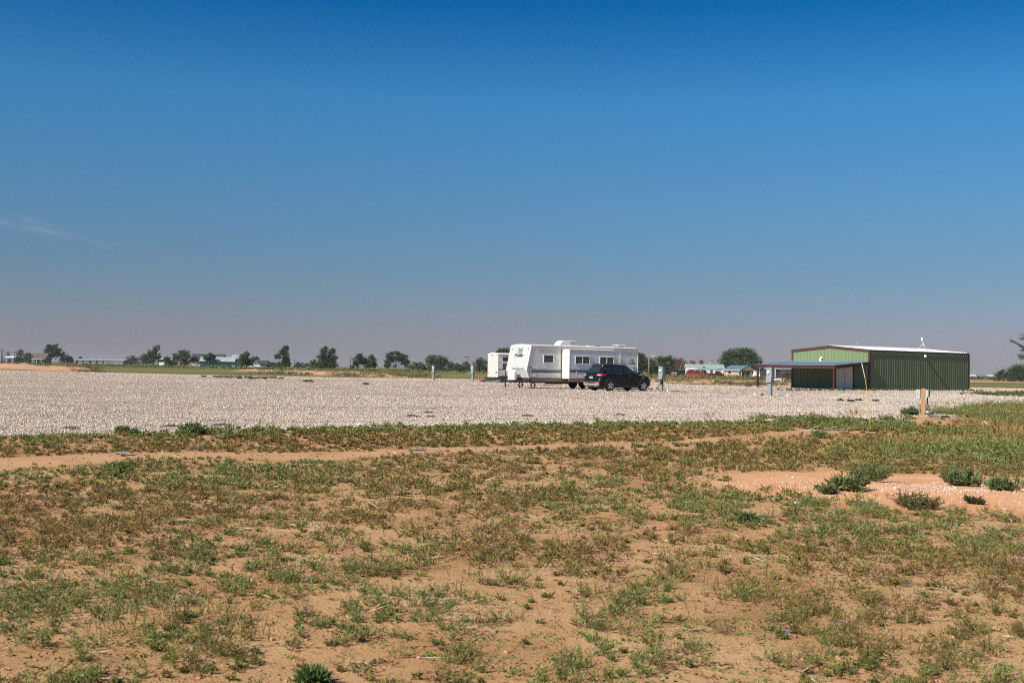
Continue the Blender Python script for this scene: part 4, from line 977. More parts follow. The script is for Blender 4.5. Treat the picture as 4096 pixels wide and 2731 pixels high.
m_ = MB(); m_.tube([(-1.3, 0, .62), (-1.05, 0, .62), (1.05, 0, .62), (1.3, 0, .62)], [.25, .55, .55, .25], 14); m_.box(-.9, -.7, -.4, .4, 0, .3); m_.box(.7, .9, -.4, .4, 0, .3); m_.cyl((0, 0, 1.15), (0, 0, 1.35), .15)
tag(m_.build("propane_tank", WHITEM, smooth=False, loc=(xat(3032, 292, .3), 292, .28)), "white propane tank seen past the porch post", "tank")
# dark open shed seen under the lean-to
sh, L_ = house("open_shed", "dark grey open shed with a white post seen under the lean-to", 3070, 3175, 1512, 262, 2.25, .5, 8, mat("shed_dark", (.035,.045,.055)), mat("shed_roof", (.33,.40,.40), .5, .2), over=.3, trimm=mat("shed_trim", (.25,.3,.3)), cat="shed")
m_ = MB(); m_.box(1.35, 1.5, -1.0, -.85, 0, 2.3); m_.build("post", WHITEM, sh)
opening(sh, "bay", -.1, 1.2, 0, 2.0, OPEN)
RUST = mat("rusty_iron", (.22,.085,.05), .9)
def scrap(px, py, D, label, kind, **k):
    X = xat(px, D, .3); m_ = MB()
    if kind == 'roll': m_.tube([(-.45, 0, .2), (.45, .1, .26)], [.2, .22], 10); m_.tube([(.45, .1, .26), (.5, .1, .26)], [.22, .12], 10)
    elif kind == 'bucket': m_.lathe([(.14, 0), (.19, .42), (.21, .43), (.2, .46), (.17, .44)], (0, 0, 0), n=10); m_.tube([(-.19, 0, .42), (0, 0, .6), (.19, 0, .42)], .015, 4)
    elif kind == 'frame': m_.box(-.9, .9, -.05, .05, .25, .35); m_.box(-.9, .9, .7, .8, .25, .35); m_.box(-.9, -.8, -.05, .8, .3, .4); m_.box(.8, .9, -.05, .8, .3, .4); m_.cyl((-.6, -.1, .2), (-.6, .1, .2), .22); m_.cyl((.6, -.1, .2), (.6, .1, .2), .22)
    elif kind == 'drum': m_.lathe([(.3, 0), (.3, .3), (.32, .31), (.3, .33), (.3, .85), (.27, .86)], (0, 0, 0), n=12)
    tag(m_.build(k.get('name', kind), k['m'], loc=(X, D, .28)), label, k.get('cat', 'junk'))
scrap(3106, 1518, 225, "white rolled sheet lying in the grass before the dark shed", 'roll', m=WHITEM, name="plastic_roll", cat="roll")
scrap(3117, 1518, 226, "left white bucket of two by the dark shed", 'bucket', m=WHITEM, name="bucket", cat="bucket")
scrap(3124, 1518, 226, "right white bucket of two by the dark shed", 'bucket', m=WHITEM, name="bucket", cat="bucket")
scrap(3137, 1514, 234, "white bucket standing right of the bare shrub", 'bucket', m=WHITEM, name="bucket", cat="bucket")
scrap(3153, 1516, 226, "rusty wheeled frame beside the green building", 'frame', m=RUST, name="scrap_trailer", cat="trailer frame")
scrap(3022, 1512, 285, "rusty barrel standing in front of the cream cabinet", 'drum', m=RUST, name="rusty_barrel", cat="barrel")
scrap(3093, 1510, 240, "red and white barrel against the dark open bay", 'drum', m=mat("red_drum", (.5,.06,.05)), name="red_barrel", cat="barrel")
scrap(3990, 1524, 380, "rust red barrel under the right-edge grove", 'drum', m=mat("red_drum_far", (.22,.05,.03)), name="red_barrel", cat="barrel")
m_ = MB(); m_.box(-.2, .2, -.2, .2, 0, .6); m_.box(-.24, .24, -.24, .24, .6, .66); tag(m_.build("utility_box", mat("green_box", (.04,.45,.22), .5), loc=(xat(1875, 260, .3), 260, .28)), "bright green utility box in the field left of the second pedestal", "utility box")

# ------------------------------------------------------------------ far vehicles
TYRE = pmat("tyre_rubber", (.018,.018,.019), (.03,.028,.026), 6, .85)
RIMM = pmat("rim_alloy", (.60,.61,.62), (.52,.53,.54), 6, .38, .45)
CHROME = pmat("chrome", (.6,.6,.6), rough=.15, metal=1)
def wheel(parent, x, y, r, w, rimr, spokes=6, name="wheel"):
    e = bpy.data.objects.new(name, None); COL.objects.link(e); e.parent = parent; e.location = (x, y, r); e.empty_display_size = .2
    t = MB(); t.lathe([(rimr, -w/2), (r*.93, -w/2), (r, -w*.3), (r, w*.3), (r*.93, w/2), (rimr, w/2), (rimr, -w/2)], (0, 0, 0), axis=1, n=28, cap=False); t.lathe([(rimr*.995, -w*.22), (rimr*.995, w*.22)], (0, 0, 0), axis=1, n=28)
    t.build("tyre", TYRE, e, smooth=False)
    q = MB(); sgn = -1 if y < 0 else 1; f = sgn*w*.42
    q.lathe([(rimr*.2, f-.02), (rimr*.2, f+.012)], (0, 0, 0), axis=1, n=12)
    for k in range(spokes):
        a = 2*math.pi*k/spokes+.3
        for s in (-.17, .17):
            ca, sa = math.cos(a+s), math.sin(a+s); cb, sb = math.cos(a+s*.7), math.sin(a+s*.7)
            q.tube([(cb*rimr*.1, f-.01, sb*rimr*.1), (ca*rimr*.97, f, sa*rimr*.97)], [rimr*.13, rimr*.17], 5)
    q.lathe([(rimr*.84, f-.01), (rimr*1.04, f-.01), (rimr*1.04, f+.02), (rimr*.84, f+.02), (rimr*.84, f-.01)], (0, 0, 0), axis=1, n=24, cap=False)
    q.build("rim", RIMM, e)
    return e
def pickup(px, D, th, m, label, camper=False, name="pickup_truck"):
    """a pickup truck, nose towards +x"""
    root = empty(name, (xat(px, D, .3), D, .28), th, label, "pickup")
    b = MB(); pr = lambda a, z, c: (a, c, z)
    b.prism([(0,.5),(.15,.42),(5.2,.42),(5.35,.6),(5.3,.95),(5.1,1.05),(3.9,1.12),(3.3,1.15),(1.95,1.12),(.03,1.1)], -.95, .95, pr)
    b.prism([(2.0,1.11),(3.75,1.11),(3.15,1.75),(2.15,1.78)], -.82, .82, pr)
    if camper: b.prism([(.05,1.1),(1.98,1.1),(1.98,1.72),(.2,1.68)], -.86, .86, pr)
    b.build("body", m, root, bevel=.05)
    for s in (-1, 1):
        g = MB(); g.prism([(2.15,1.18),(2.7,1.18),(2.7,1.65),(2.25,1.66)], s*.83, s*.835, pr); g.prism([(2.78,1.18),(3.55,1.18),(3.1,1.65),(2.78,1.65)], s*.83, s*.835, pr)
        if camper: g.prism([(.3,1.25),(1.8,1.25),(1.8,1.6),(.35,1.58)], s*.865, s*.875, pr)
        g.build("side_window", DKGLASS, root)
    g = MB(); g.hexa([(3.73,-.75,1.15),(3.77,-.75,1.15),(3.77,.75,1.15),(3.73,.75,1.15),(3.2,-.72,1.70),(3.24,-.72,1.70),(3.24,.72,1.70),(3.2,.72,1.70)]); g.build("windscreen", DKGLASS, root)
    for x in (1.05, 4.35):
        for s in (-1, 1): wheel(root, x, s*.86, .37, .24, .24)
    g = MB(); g.box(-.08, .06, -.9, .9, .42, .6); g.build("rear_bumper", CHROME, root)
    g = MB(); g.box(5.3, 5.42, -.92, .92, .4, .6); g.build("front_bumper", CHROME, root)
    for s in (-1, 1):
        g = MB(); g.box(-.015, .04, s*.9-.05, s*.9+.05, .75, 1.05); g.build("taillight", REDL, root)
        g = MB(); g.box(5.27, 5.33, s*.7-.16, s*.7+.16, .72, .9); g.build("headlight", LENS, root)
    return root
REDL = pmat("red_lens", (.48,.02,.02), (.38,.012,.015), 8, .2, coat=.5); LENS = pmat("clear_lens", (.62,.64,.66), rough=.1)
pickup(2744, 312, R(-4), pmat("bright_red_paint", (.36,.03,.02), rough=.35, coat=.3), "bright red pickup with a camper shell behind the black trailer", True)
pickup(2827, 309, R(-6), pmat("maroon_paint", (.085,.010,.014), rough=.35, coat=.3), "maroon pickup parked under the carport")
# black work trailer with green equipment on it
BLK = pmat("black_panel", (.012,.012,.013), rough=.5)
bt = empty("black_trailer", (xat(2682, 300, .3), 300, .28), R(-3), "black box-sided work trailer with green gear on top", "trailer")
m_ = MB(); m_.box(0, 1.75, 0, 2, .45, 1.75); m_.box(1.75, 3.6, 0, 2, .45, 1.72); m_.box(1.72, 1.78, -.03, 0, .45, 1.78); m_.box(0, 3.6, -.03, 0, 1.70, 1.80); m_.build("body", BLK, bt)
m_ = MB()
for (a, b, z, h) in [(.2,.35,1.1,.14),(.42,.62,1.1,.14),(.68,.95,1.1,.14),(1.05,1.3,1.1,.14),(1.35,1.6,1.1,.14),(.2,.4,.86,.09),(.6,.75,.86,.09),(.95,1.15,.86,.09),(1.3,1.5,.86,.09),(.4,.85,.55,.1)]: m_.box(a, b, -.012, -.004, z, z+h)
m_.build("painted_marking", WHITEM, bt)
for x in (.8, 2.7): wheel(bt, x, -.12, .33, .2, .2)
GREENM = mat("green_hose", (.03,.34,.14), .5)
m_ = MB()
for i in range(5): m_.tube([(1.9+i*.3, .3, 1.75), (2.1+i*.3, .6, 2.15+.1*math.sin(i)), (2.35+i*.3, .9, 1.8)], .07, 6)
m_.build("green_gear", GREENM, bt)
m_ = MB(); m_.tube([(1.0,.4,1.75),(1.0,.4,2.25),(3.4,.4,2.25),(3.4,.4,1.75)], .05, 6); m_.build("rack", BLK, bt)
m_ = MB(); m_.lathe([(.02, -.14), (.12, -.1), (.16, 0), (.12, .1), (.02, .14)], (1.25, .2, 1.95), n=10); m_.build("red_light", REDL, bt, smooth=True)
m_ = MB(); m_.lathe([(.25, .2), (.42, .3), (.42, .65), (.3, .95), (.08, 1.02)], (0, 0, 0), n=14); m_.tube([(-.3,0,0),(-.2,0,.3)], .03, 4); m_.tube([(.3,0,0),(.2,0,.3)], .03, 4); m_.tube([(0,.3,0),(0,.2,.3)], .03, 4)
tag(m_.build("barrel_grill", BLK, loc=(xat(2815, 304, .3), 304, .28)), "round black barbecue left of the maroon pickup", "grill")
def farcar(px, D, th, m, label, van=False):
    root = empty("parked_car", (xat(px, D, .3), D, .28), th, label, "car", "white vehicles by the teal barns")
    b = MB(); pr = lambda a, z, c: (a, c, z)
    if van: b.prism([(0,.4),(5.2,.4),(5.25,.9),(4.9,1.2),(4.3,1.3),(3.7,2.2),(2.6,2.25),(2.5,1.0),(0,1.0)], -.95, .95, pr)
    else: b.prism([(0,.45),(.1,.3),(4.4,.3),(4.5,.6),(4.3,.85),(3.3,.95),(2.7,1.42),(1.3,1.45),(.5,1.0),(.05,.95)], -.85, .85, pr)
    b.build("body", m, root, bevel=.05)
    for s in (-1, 1):
        g = MB(); g.prism([(2.75,1.35),(4.1,1.35),(3.65,2.05),(2.75,2.05)] if van else [(.85,.98),(3.1,.98),(2.6,1.36),(1.35,1.38)], s*(.955 if van else .852), s*(.965 if van else .86), pr); g.build("side_window", DKGLASS, root)
    for x in ((1.0, 4.2) if van else (.85, 3.5)):
        for s in (-1, 1): wheel(root, x, s*.78, .32, .2, .2)
    return root
WPAINT = pmat("white_car_paint", (.72,.72,.72), rough=.3, coat=.5)
farcar(771, 470, R(10), WPAINT, "white car parked left of the long teal barn")
farcar(973, 440, R(0), WPAINT, "white low car parked under the lopsided tree")
farcar(990, 470, R(0), WPAINT, "white truck with a high cab right of the lopsided tree", True)
# ------------------------------------------------------------------ green metal building
GRN = pmat("green_sheet", (.165,.215,.118), (.15,.195,.105), .5, .6, 0, spec=.25)
GRNL = GRN
BRN = pmat("brown_trim", (.085,.036,.028), (.072,.030,.023), 1, .5, spec=.3)
REDB = pmat("red_oxide_steel", (.085,.025,.020), (.065,.019,.016), 1, .55, spec=.3)
GALV = pmat("galvalume_roof", (.80,.83,.83), (.74,.77,.78), .5, .42, .15)
LEANR = pmat("leanto_roof_sheet", (.33,.47,.55), (.29,.43,.51), .5, .32, .5)  # blue of the reflected sky is mixed into the sheet colour
CONC = pmat("concrete", (.42,.39,.35), (.33,.30,.27), 3, .9)
B0 = at(3477, 1559, PADZ)
TH_B = R(35)
gb = empty("metal_building", (B0.x, B0.y, PADZ), TH_B, "green ribbed metal building with brown trim and a lean-to", "building")
FB = Frame((B0.x, B0.y, PADZ), TH_B)
LB = FB.hit(3872, 1480, 1, 0)[0]; WB = FB.hit(3169, 1480, 0, 0)[1]
EH = 3.47; AP = 3.83
def ribsheet(p0, p1, zlo, ztop, nrm, pitch, dep=.036, bw=.078, tw=.03, mb=None):
    """ribbed sheet standing on p0..p1; ztop(s) gives the top; nrm points outwards"""
    p0 = Vector(p0); p1 = Vector(p1); L = (p1-p0).length; d = (p1-p0)/L; nrm = Vector(nrm)
    S_ = [(0, 0)]
    k = pitch/2
    while k < L-bw:
        S_ += [(k-bw/2, 0), (k-tw/2, dep), (k+tw/2, dep), (k+bw/2, 0)]; k += pitch
    S_.append((L, 0))
    vs = []; fs = []
    for s, o in S_:
        q = p0+d*s+nrm*o; vs.append((q.x, q.y, zlo)); vs.append((q.x, q.y, ztop(s)))
    for i in range(len(S_)-1): fs.append((2*i, 2*i+2, 2*i+3, 2*i+1))
    mb = mb or MB(); mb.add(vs, fs); return mb
gz_top = lambda s: EH+(AP-EH)*(1-abs(s-WB/2)/(WB/2))-.02
def core():
    m = MB(); m.prism([(.02, .0), (WB-.02, .0), (WB-.02, EH-.05), (WB/2, AP-.05), (.02, EH-.05)], .02, LB-.02, lambda a, b, c: (c, a, b)); return m
core().build("wall_core", GRN, gb)
ribsheet((0, 0, 0), (LB, 0, 0), .03, lambda s: EH-.02, (0, -1, 0), .325).build("side_wall", GRN, gb)
ribsheet((0, WB, 0), (0, 0, 0), .03, gz_top, (-1, 0, 0), .40).build("gable_wall", GRN, gb)
ribsheet((LB, WB, 0), (0, WB, 0), .03, lambda s: EH-.02, (0, 1, 0), .31).build("side_wall", GRN, gb)
ribsheet((LB, 0, 0), (LB, WB, 0), .03, gz_top, (1, 0, 0), .40).build("gable_wall", GRN, gb)
# roof sheets with ribs running down the slope
def roofsheet(y0, z0, y1, z1, x0, x1, pitch, dep=.035):
    S_ = [x0]; hs = [0.]
    k = x0+pitch/2
    while k < x1-.1:
        S_ += [k-.05, k-.018, k+.018, k+.05]; hs += [0, dep, dep, 0]; k += pitch
    S_.append(x1); hs.append(0.); m = MB(); vs = []; fs = []
    for x, h in zip(S_, hs): vs += [(x, y0, z0+h), (x, y1, z1+h), (x, y0, z0-.02), (x, y1, z1-.02)]
    for i in range(len(S_)-1):
        a, b = 4*i, 4*i+4
        fs += [(a, b, b+1, a+1), (a+2, a+3, b+3, b+2), (a, a+2, b+2, b), (a+1, b+1, b+3, a+3)]
    m.add(vs, fs); return m
OV = .03; slp = (AP-EH)/(WB/2)
for s in (0, 1):
    y0, y1 = (-OV, WB/2) if s == 0 else (WB+OV, WB/2)
    roofsheet(y0, EH+.05-OV*slp, y1, AP+.05, -.03, LB+.03, .31).build("roof", GALV, gb)
m = MB(); m.prism([(WB/2-.25, AP+.06), (WB/2, AP+.12), (WB/2+.25, AP+.06), (WB/2, AP+.14)], -.03, LB+.03, lambda a, b, c: (c, a, b)); m.build("ridge_cap", GALV, gb)
for x in (-.075, LB+.015):
    m = MB(); m.prism([(-.08, EH-.16), (WB/2, AP-.15), (WB+.08, EH-.16), (WB+.08, EH+.07), (WB/2, AP+.085), (-.08, EH+.07)], x, x+.06, lambda a, b, c: (c, a, b)); m.build("rake_trim", BRN, gb)
m = MB(); m.box(-.055, .10, -.056, -.043, 0, EH-.13); m.box(-.055, -.043, -.043, .12, 0, EH-.16); m.build("corner_trim", BRN, gb)
m = MB(); m.box(LB-.08, LB+.06, -.06, -.043, 0, EH-.135); m.build("corner_trim", BRN, gb)
m = MB(); m.box(-.06, -.043, WB-.12, WB+.06, 0, EH-.16); m.build("corner_trim", BRN, gb)
m = MB(); m.box(0.0, LB+.10, -.066, -.043, EH-.13, EH-.01); m.build("gutter", pmat("dark_gutter", (.05,.028,.025), rough=.5), gb)
m = MB(); m.tube([(LB+.06, -.10, EH-.15), (LB+.06, -.10, .25), (LB+.16, -.18, .08), (LB+.5, -.35, .05)], .055, 8); m.build("downspout", pmat("dark_pipe", (.035,.022,.02), rough=.5), gb)
m = MB(); m.box(-.1, LB+.08, -.1, -.005, -.1, .05); m.box(-.1, -.0, -.1, WB+.1, -.1, .045); m.build("foundation", CONC, gb)
# lamps on the wall
q = FB.hit(*(2980+1733*.41241, 1330+230*.41241), 1, 0)
m = MB(); m.box(q[0]-.1, q[0]+.1, -.13, -.033, q[2]-.05, q[2]+.12); o_ = m.build("wall_lamp", pmat("black_lamp", (.02,.02,.02), rough=.4), gb)
m = MB(); m.lathe([(.02, -.32), (.12, -.28), (.14, -.14), (.1, -.13)], (q[0]-.02, 0, q[2]), axis=1, n=14); m.build("lens", WHITEM, o_, smooth=True)
q = FB.hit(2980+738*.41241, 1330+268*.41241, 0, 0)
m = MB(); m.box(-.10, -.033, q[1]-.10, q[1]+.10, q[2]-.17, q[2]+.17); m.build("wall_box", WHITEM, gb)
q = FB.hit(2980+749*.41241, 1330+250*.41241, 0, 0)
m = MB(); m.lathe([(.03, -.2), (.09, -.18), (.09, -.03)], (0, q[1], q[2]+.05), axis=0, n=12); m.build("floodlight", WHITEM, gb)
# antenna on the roof
q = FB.hit(3500+655*.2933, 1300+335*.2933, 1, WB/2)
ax_ = q[0]; zr = AP+.08
an = empty("roof_antenna", FB.O+FB.ex*ax_+FB.ey*(WB/2)+Vector((0, 0, zr)), TH_B, "white panel antenna on a tripod on the metal roof", "antenna")
hA = FB.hit(3500+640*.2933, 1300+173*.2933, 1, WB/2)[2]-zr
m = MB(); m.tube([(0,0,0),(0,0,hA*.98)], .035, 8); m.build("mast", GREYM, an)
m = MB()
for a in (20, 140, 260): m.tube([(.42*math.cos(R(a)), .42*math.sin(R(a)), -.03), (0, 0, hA*.55)], .022, 6)
m.build("tripod", GREYM, an)
m = MB(); m.box(-.22, -.02, -.1, .1, hA*.74, hA*1.02); m.build("panel", WHITEM, an, bevel=.02)
m = MB(); m.lathe([(.02, -.05), (.1, 0), (.11, .03)], (-.02, -.06, hA*.56), axis=1, n=12); m.lathe([(.02, -.05), (.09, 0), (.1, .03)], (.04, -.06, hA*.36), axis=1, n=12); m.build("small_dish", WHITEM, an)
m = MB(); m.tube([(0, 0, 0), (0, 0, .45)], .05, 8); m.lathe([(.07, .45), (.07, .5), (.02, .53)], (0, 0, 0), n=8); q = FB.hit(3415, 1390, 1, WB/2)
m.build("vent_pipe", GREYM, gb, loc=(q[0], WB/2-.4, AP))
# white double doors
s0 = FB.hit(2980+890*.41241, 1500, 0, 0)[1]; s1 = FB.hit(2980+1050*.41241, 1500, 0, 0)[1]
m = MB(); m.box(-.07, -.042, s1, s0, 0.05, 2.15); dd = m.build("double_door", WHITEM, gb)
m = MB(); m.box(-.075, -.0705, (s0+s1)/2-.012, (s0+s1)/2+.012, .06, 2.14); m.build("door_gap", pmat("gap_grey", (.2,.2,.2)), dd)
m = MB(); m.tube([(-.12, (s0+s1)/2-.08, 1.0), (-.12, (s0+s1)/2-.08, 1.15)], .02, 6); m.box(-.12, -.07, (s0+s1)/2-.1, (s0+s1)/2-.06, 1.02, 1.05); m.build("handle", GREYM, dd)
m = MB(); m.box(-.085, -.037, s1-.09, s1-.002, 0.05, 2.24); m.box(-.085, -.037, s0+.002, s0+.09, 0.05, 2.24); m.box(-.085, -.037, s1-.002, s0+.002, 2.152, 2.24); m.build("door_frame", BRN, gb)
# lean-to
PJ = 4.45
zH = 2.48; zL = 2.10
lr = MB()
S_ = [(-.15)]; hs = [0.]; k = .0
while k < WB+.05:
    S_ += [k-.05+.15, k-.018+.15, k+.018+.15, k+.05+.15]; hs += [0, .035, .035, 0]; k += .31
S_.append(WB+.35); hs.append(0)
vs = []; fs = []
for y, h in zip(S_, hs): vs += [(-.04, y, zH+h), (-PJ-.25, y, zL+h-.02), (-.04, y, zH-.015), (-PJ-.25, y, zL-.035)]
for i in range(len(S_)-1):
    a, b = 4*i, 4*i+4; fs += [(a, a+1, b+1, b), (a+2, b+2, b+3, a+3), (a, b, b+2, a+2), (a+1, a+3, b+3, b+1)]
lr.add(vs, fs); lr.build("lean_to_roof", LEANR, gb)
m = MB(); m.box(-PJ-.16, -PJ+.02, -.12, WB+.3, zL-.31, zL-.045); m.build("lean_to_beam", REDB, gb)
m = MB()
for y in (-.08, WB+.2):
    m.hexa([(-PJ+.03,y,zL-.30),(-.06,y,zH-.29),(-.06,y+.06,zH-.29),(-PJ+.03,y+.06,zL-.30),(-PJ+.03,y,zL-.04),(-.06,y,zH-.02),(-.06,y+.06,zH-.02),(-PJ+.03,y+.06,zL-.04)])
for i in range(1, 6):
    x = -PJ+i*.78; z = zL+(zH-zL)*(x+PJ)/PJ-.04; m.box(x, x+.06, -.02, WB+.2, z-.16, z)
m.build("purlin", REDB, gb)
for y in (.02, WB-.0):
    m = MB(); m.box(-PJ-.13, -PJ+.02, y, y+.15, .02, zL-.312); m.build("lean_to_post", REDB, gb)
    m = MB(); m.box(-PJ-.35, -PJ+.35, y-.25, y+.5, -.1, .045); m.build("footing", CONC, gb)
m = MB(); m.box(-.12, -.03, .15, .24, 0.05, zH-.05); m.build("conduit", GREYM, gb)

# ------------------------------------------------------------------ large travel trailer
TH = R(33)
z4 = lambda X, Y: (1920+.32313*X, 1330+.32313*Y)
zB = lambda X, Y: (1930+.16582*X, 1380+.16582*Y)
p_ = at(2123, 1556.5, PADZ)
RV0 = Vector((xat(2123, 82, PADZ), 82, PADZ))
rv = empty("travel_trailer", RV0, TH, "long white travel trailer with teal stripes and a slide-out", "camper trailer")
FR = Frame(RV0, TH)
RVL = FR.hit(*z4(1952, 300), 1, 0)[0]
ZT = FR.hit(*z4(640, 160), 1, 0)[2]; ZSK = FR.hit(*z4(612, 606), 1, 0)[2]; ZBR = FR.hit(*z4(615, 560), 1, 0)[2]
kn = FR.hit(*z4(575, 468), 1, 0); bo = FR.hit(*z4(604, 562), 1, 0)
RW = 2.44
print("RV", RVL, ZT, ZSK, ZBR, kn, bo)
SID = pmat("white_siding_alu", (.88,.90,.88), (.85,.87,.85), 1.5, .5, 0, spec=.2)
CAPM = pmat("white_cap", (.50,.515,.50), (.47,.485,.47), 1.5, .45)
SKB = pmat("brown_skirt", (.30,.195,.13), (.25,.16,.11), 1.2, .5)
TRIM = pmat("white_trim", (.82,.82,.79), rough=.4); BLKM = pmat("chassis_black", (.015,.015,.016), (.03,.028,.026), 4, .7)
TLS = pmat("teal_stripe", (.006,.12,.12), rough=.4); DTL = pmat("dark_teal_stripe", (.012,.035,.05), rough=.4); PUR = pmat("purple_stripe", (.09,.03,.14), rough=.4); NAVY = pmat("navy_decal", (.012,.02,.06), rough=.4); TLG = pmat("teal_logo", (.01,.20,.18), rough=.4)
RVG = pmat("tinted_pane", (.10,.105,.095), (.07,.075,.07), 2, .12, spec=.5)
BLIND = pmat("cream_blind", (.62,.60,.48), rough=.6)
prof = [(.0, ZT), (kn[0], kn[2]), (bo[0], ZBR)]
def xf(z):
    if z >= kn[2]: t = (z-kn[2])/(ZT-kn[2]); return kn[0]*(1-t)
    t = (z-ZBR)/(kn[2]-ZBR); return bo[0]*(1-t)+kn[0]*t
m = MB(); pr = lambda a, b, c: (a, c, b)
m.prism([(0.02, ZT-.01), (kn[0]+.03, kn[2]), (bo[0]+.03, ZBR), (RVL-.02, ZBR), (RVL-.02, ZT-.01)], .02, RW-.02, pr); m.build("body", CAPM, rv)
def lap_levels(z0, z1, pitch=.132, rid=.034, dep=.016):
    out = []; z = z0
    while z < z1-pitch: out += [(z, .0), (z+pitch-rid, .0), (z+pitch-rid*.75, dep), (z+pitch-rid*.35, dep)]; z += pitch
    return out+[(z, 0), (z1, 0)]
def sheet(lv, y, x0f, x1, name, mt, parent, sgn=-1):
    m = MB(); vs = []; fs = []
    for z, o in lv: vs += [(x0f(z) if callable(x0f) else x0f, y+sgn*o, z), (x1, y+sgn*o, z)]
    for i in range(len(lv)-1): fs.append((2*i, 2*i+1, 2*i+3, 2*i+2))
    m.add(vs, fs); return m.build(name, mt, parent)
sheet(lap_levels(ZBR, ZT), 0, xf, RVL, "side_wall", SID, rv)
sheet(lap_levels(ZBR, ZT), RW, xf, RVL, "side_wall", SID, rv, 1)
# ribbed front cap, along the two sloping planes
m = MB()
for (a, b) in ((prof[2], prof[1]), (prof[1], prof[0])):
    a = Vector((a[0], 0, a[1])); b = Vector((b[0], 0, b[1])); L = (b-a).length; d = (b-a)/L; n_ = Vector((-d.z, 0, d.x))
    if n_.x > 0: n_ = -n_
    vs = []; fs = []; lv = lap_levels(0, L, .132, .03, .012)
    for s, o in lv:
        q = a+d*s+n_*o; vs += [(q.x, 0, q.z), (q.x, RW, q.z)]
    for i in range(len(lv)-1): fs.append((2*i, 2*i+1, 2*i+3, 2*i+2))
    m.add(vs, fs)
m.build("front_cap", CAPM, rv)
m = MB()
for y in (-.012, RW+.012):
    m.tube([(bo[0]-.01, y, ZBR-.01), (kn[0]-.012, y, kn[2]), (-.012, y, ZT)], .026, 6)
m.tube([(RVL, -.01, ZBR), (RVL, -.01, ZT)], .022, 6); m.build("corner_moulding", TRIM, rv)
# roof: gently crowned
cr_ = [(y, ZT+.02+.085*math.sin(math.pi*(y+.03)/(RW+.06))) for y in np.linspace(-.03, RW+.03, 13)]
m = MB(); m.prism([(-.03, ZT-.035)]+cr_+[(RW+.03, ZT-.035)], -.03, RVL+.02, lambda a, b, c: (c, a, b)); m.build("roof", pmat("cream_roof", (.80,.78,.70), (.72,.70,.62), 1, .5), rv)
m = MB(); m.box(.25, RVL-.1, -.06, -.034, ZT-.075, ZT-.02); a0 = FR.hit(*z4(1005, 195), 1, 0)[0]; a1 = FR.hit(*z4(1650, 208), 1, -.05)[0]
m.tube([(a0, -.07, ZT-.15), (a1, -.07, ZT-.15)], .045, 8); m.build("awning_rail", pmat("cream_rail", (.66,.65,.58), rough=.5), rv)
# brown skirt and chassis
m = MB(); m.hexa([(bo[0]+.02,-.012,ZBR-.005),(RVL-.0,-.012,ZBR-.005),(RVL,.03,ZBR-.005),(bo[0]+.02,.03,ZBR-.005)][0:0] or [(bo[0]+.25,-.004,ZSK),(RVL,-.004,ZSK),(RVL,.05,ZSK),(bo[0]+.25,.05,ZSK),(bo[0]+.0,-.014,ZBR+.01),(RVL,-.014,ZBR+.01),(RVL,.05,ZBR+.01),(bo[0]+.0,.05,ZBR+.01)]); m.build("skirt", SKB, rv)
m = MB(); m.box(.3, RVL-.1, .06, RW-.06, ZSK-.02, ZBR-.01); m.box(-.2, RVL-.05, .25, .37, ZSK-.09, ZSK+.06); m.box(-.2, RVL-.05, RW-.37, RW-.25, ZSK-.09, ZSK+.06)
m.hexa([(bo[0]+.06,.05,ZSK-.05),(bo[0]+.5,.05,ZSK-.05),(bo[0]+.5,RW-.05,ZSK-.05),(bo[0]+.06,RW-.05,ZSK-.05),(bo[0]+.04,.03,ZBR-.01),(bo[0]+.5,.03,ZBR-.01),(bo[0]+.5,RW-.03,ZBR-.01),(bo[0]+.04,RW-.03,ZBR-.01)])
q1 = FR.hit(*z4(900, 640), 1, .5); m.box(q1[0]-.35, q1[0]+.7, .4, .9, ZSK-.16, ZSK-.06); m.box(q1[0]+1.2, q1[0]+1.9, .5, 1.5, ZSK-.14, ZSK-.05)
m.build("chassis", BLKM, rv)
m = MB(); q0 = FR.hit(*z4(795, 650), 1, .1); q2 = FR.hit(*z4(900, 650), 1, .1)
m.tube([(q0[0]+.05,.1,ZSK-.02),(q0[0]+.05,.1,q0[2]+.01),(q2[0],.1,q2[2]+.01),(q2[0],.1,ZSK-.02)], .014, 4); m.box(q0[0], q2[0], .02, .22, q0[2], q0[2]+.02); m.build("step", GREYM, rv)
# A-frame tongue, jack and propane cover
zt = ZSK+.02
tip = (bo[0]-1.25, RW/2, zt)
m = MB(); m.tube([(bo[0]+.4, .55, zt), tip], .055, 4); m.tube([(bo[0]+.4, RW-.55, zt), tip], .055, 4); m.box(tip[0]-.22, tip[0]+.1, RW/2-.07, RW/2+.07, zt-.07, zt+.07); m.lathe([(.06,-.06),(.085,0),(.06,.07)], (tip[0]-.22, RW/2, zt), n=10)
m.tube([(tip[0],RW/2-.1,zt-.05),(tip[0]+.02,RW/2-.16,zt-.22),(tip[0]+.25,RW/2-.2,zt-.3),(tip[0]+.5,RW/2-.3,zt-.1)], .012, 4); m.build("tongue", BLKM, rv)
m = MB(); m.tube([(tip[0]+.18, RW/2, .0), (tip[0]+.18, RW/2, zt+.62)], .04, 8); m.box(tip[0]+.06, tip[0]+.30, RW/2-.12, RW/2+.12, 0, .02); m.tube([(tip[0]+.18,RW/2,zt+.6),(tip[0]+.3,RW/2-.1,zt+.62)], .02, 6); m.build("tongue_jack", BLKM, rv)
PROP = pmat("propane_shroud", (.74,.79,.77), (.70,.75,.73), 2, .45)
xc = bo[0]-.52; m = MB()
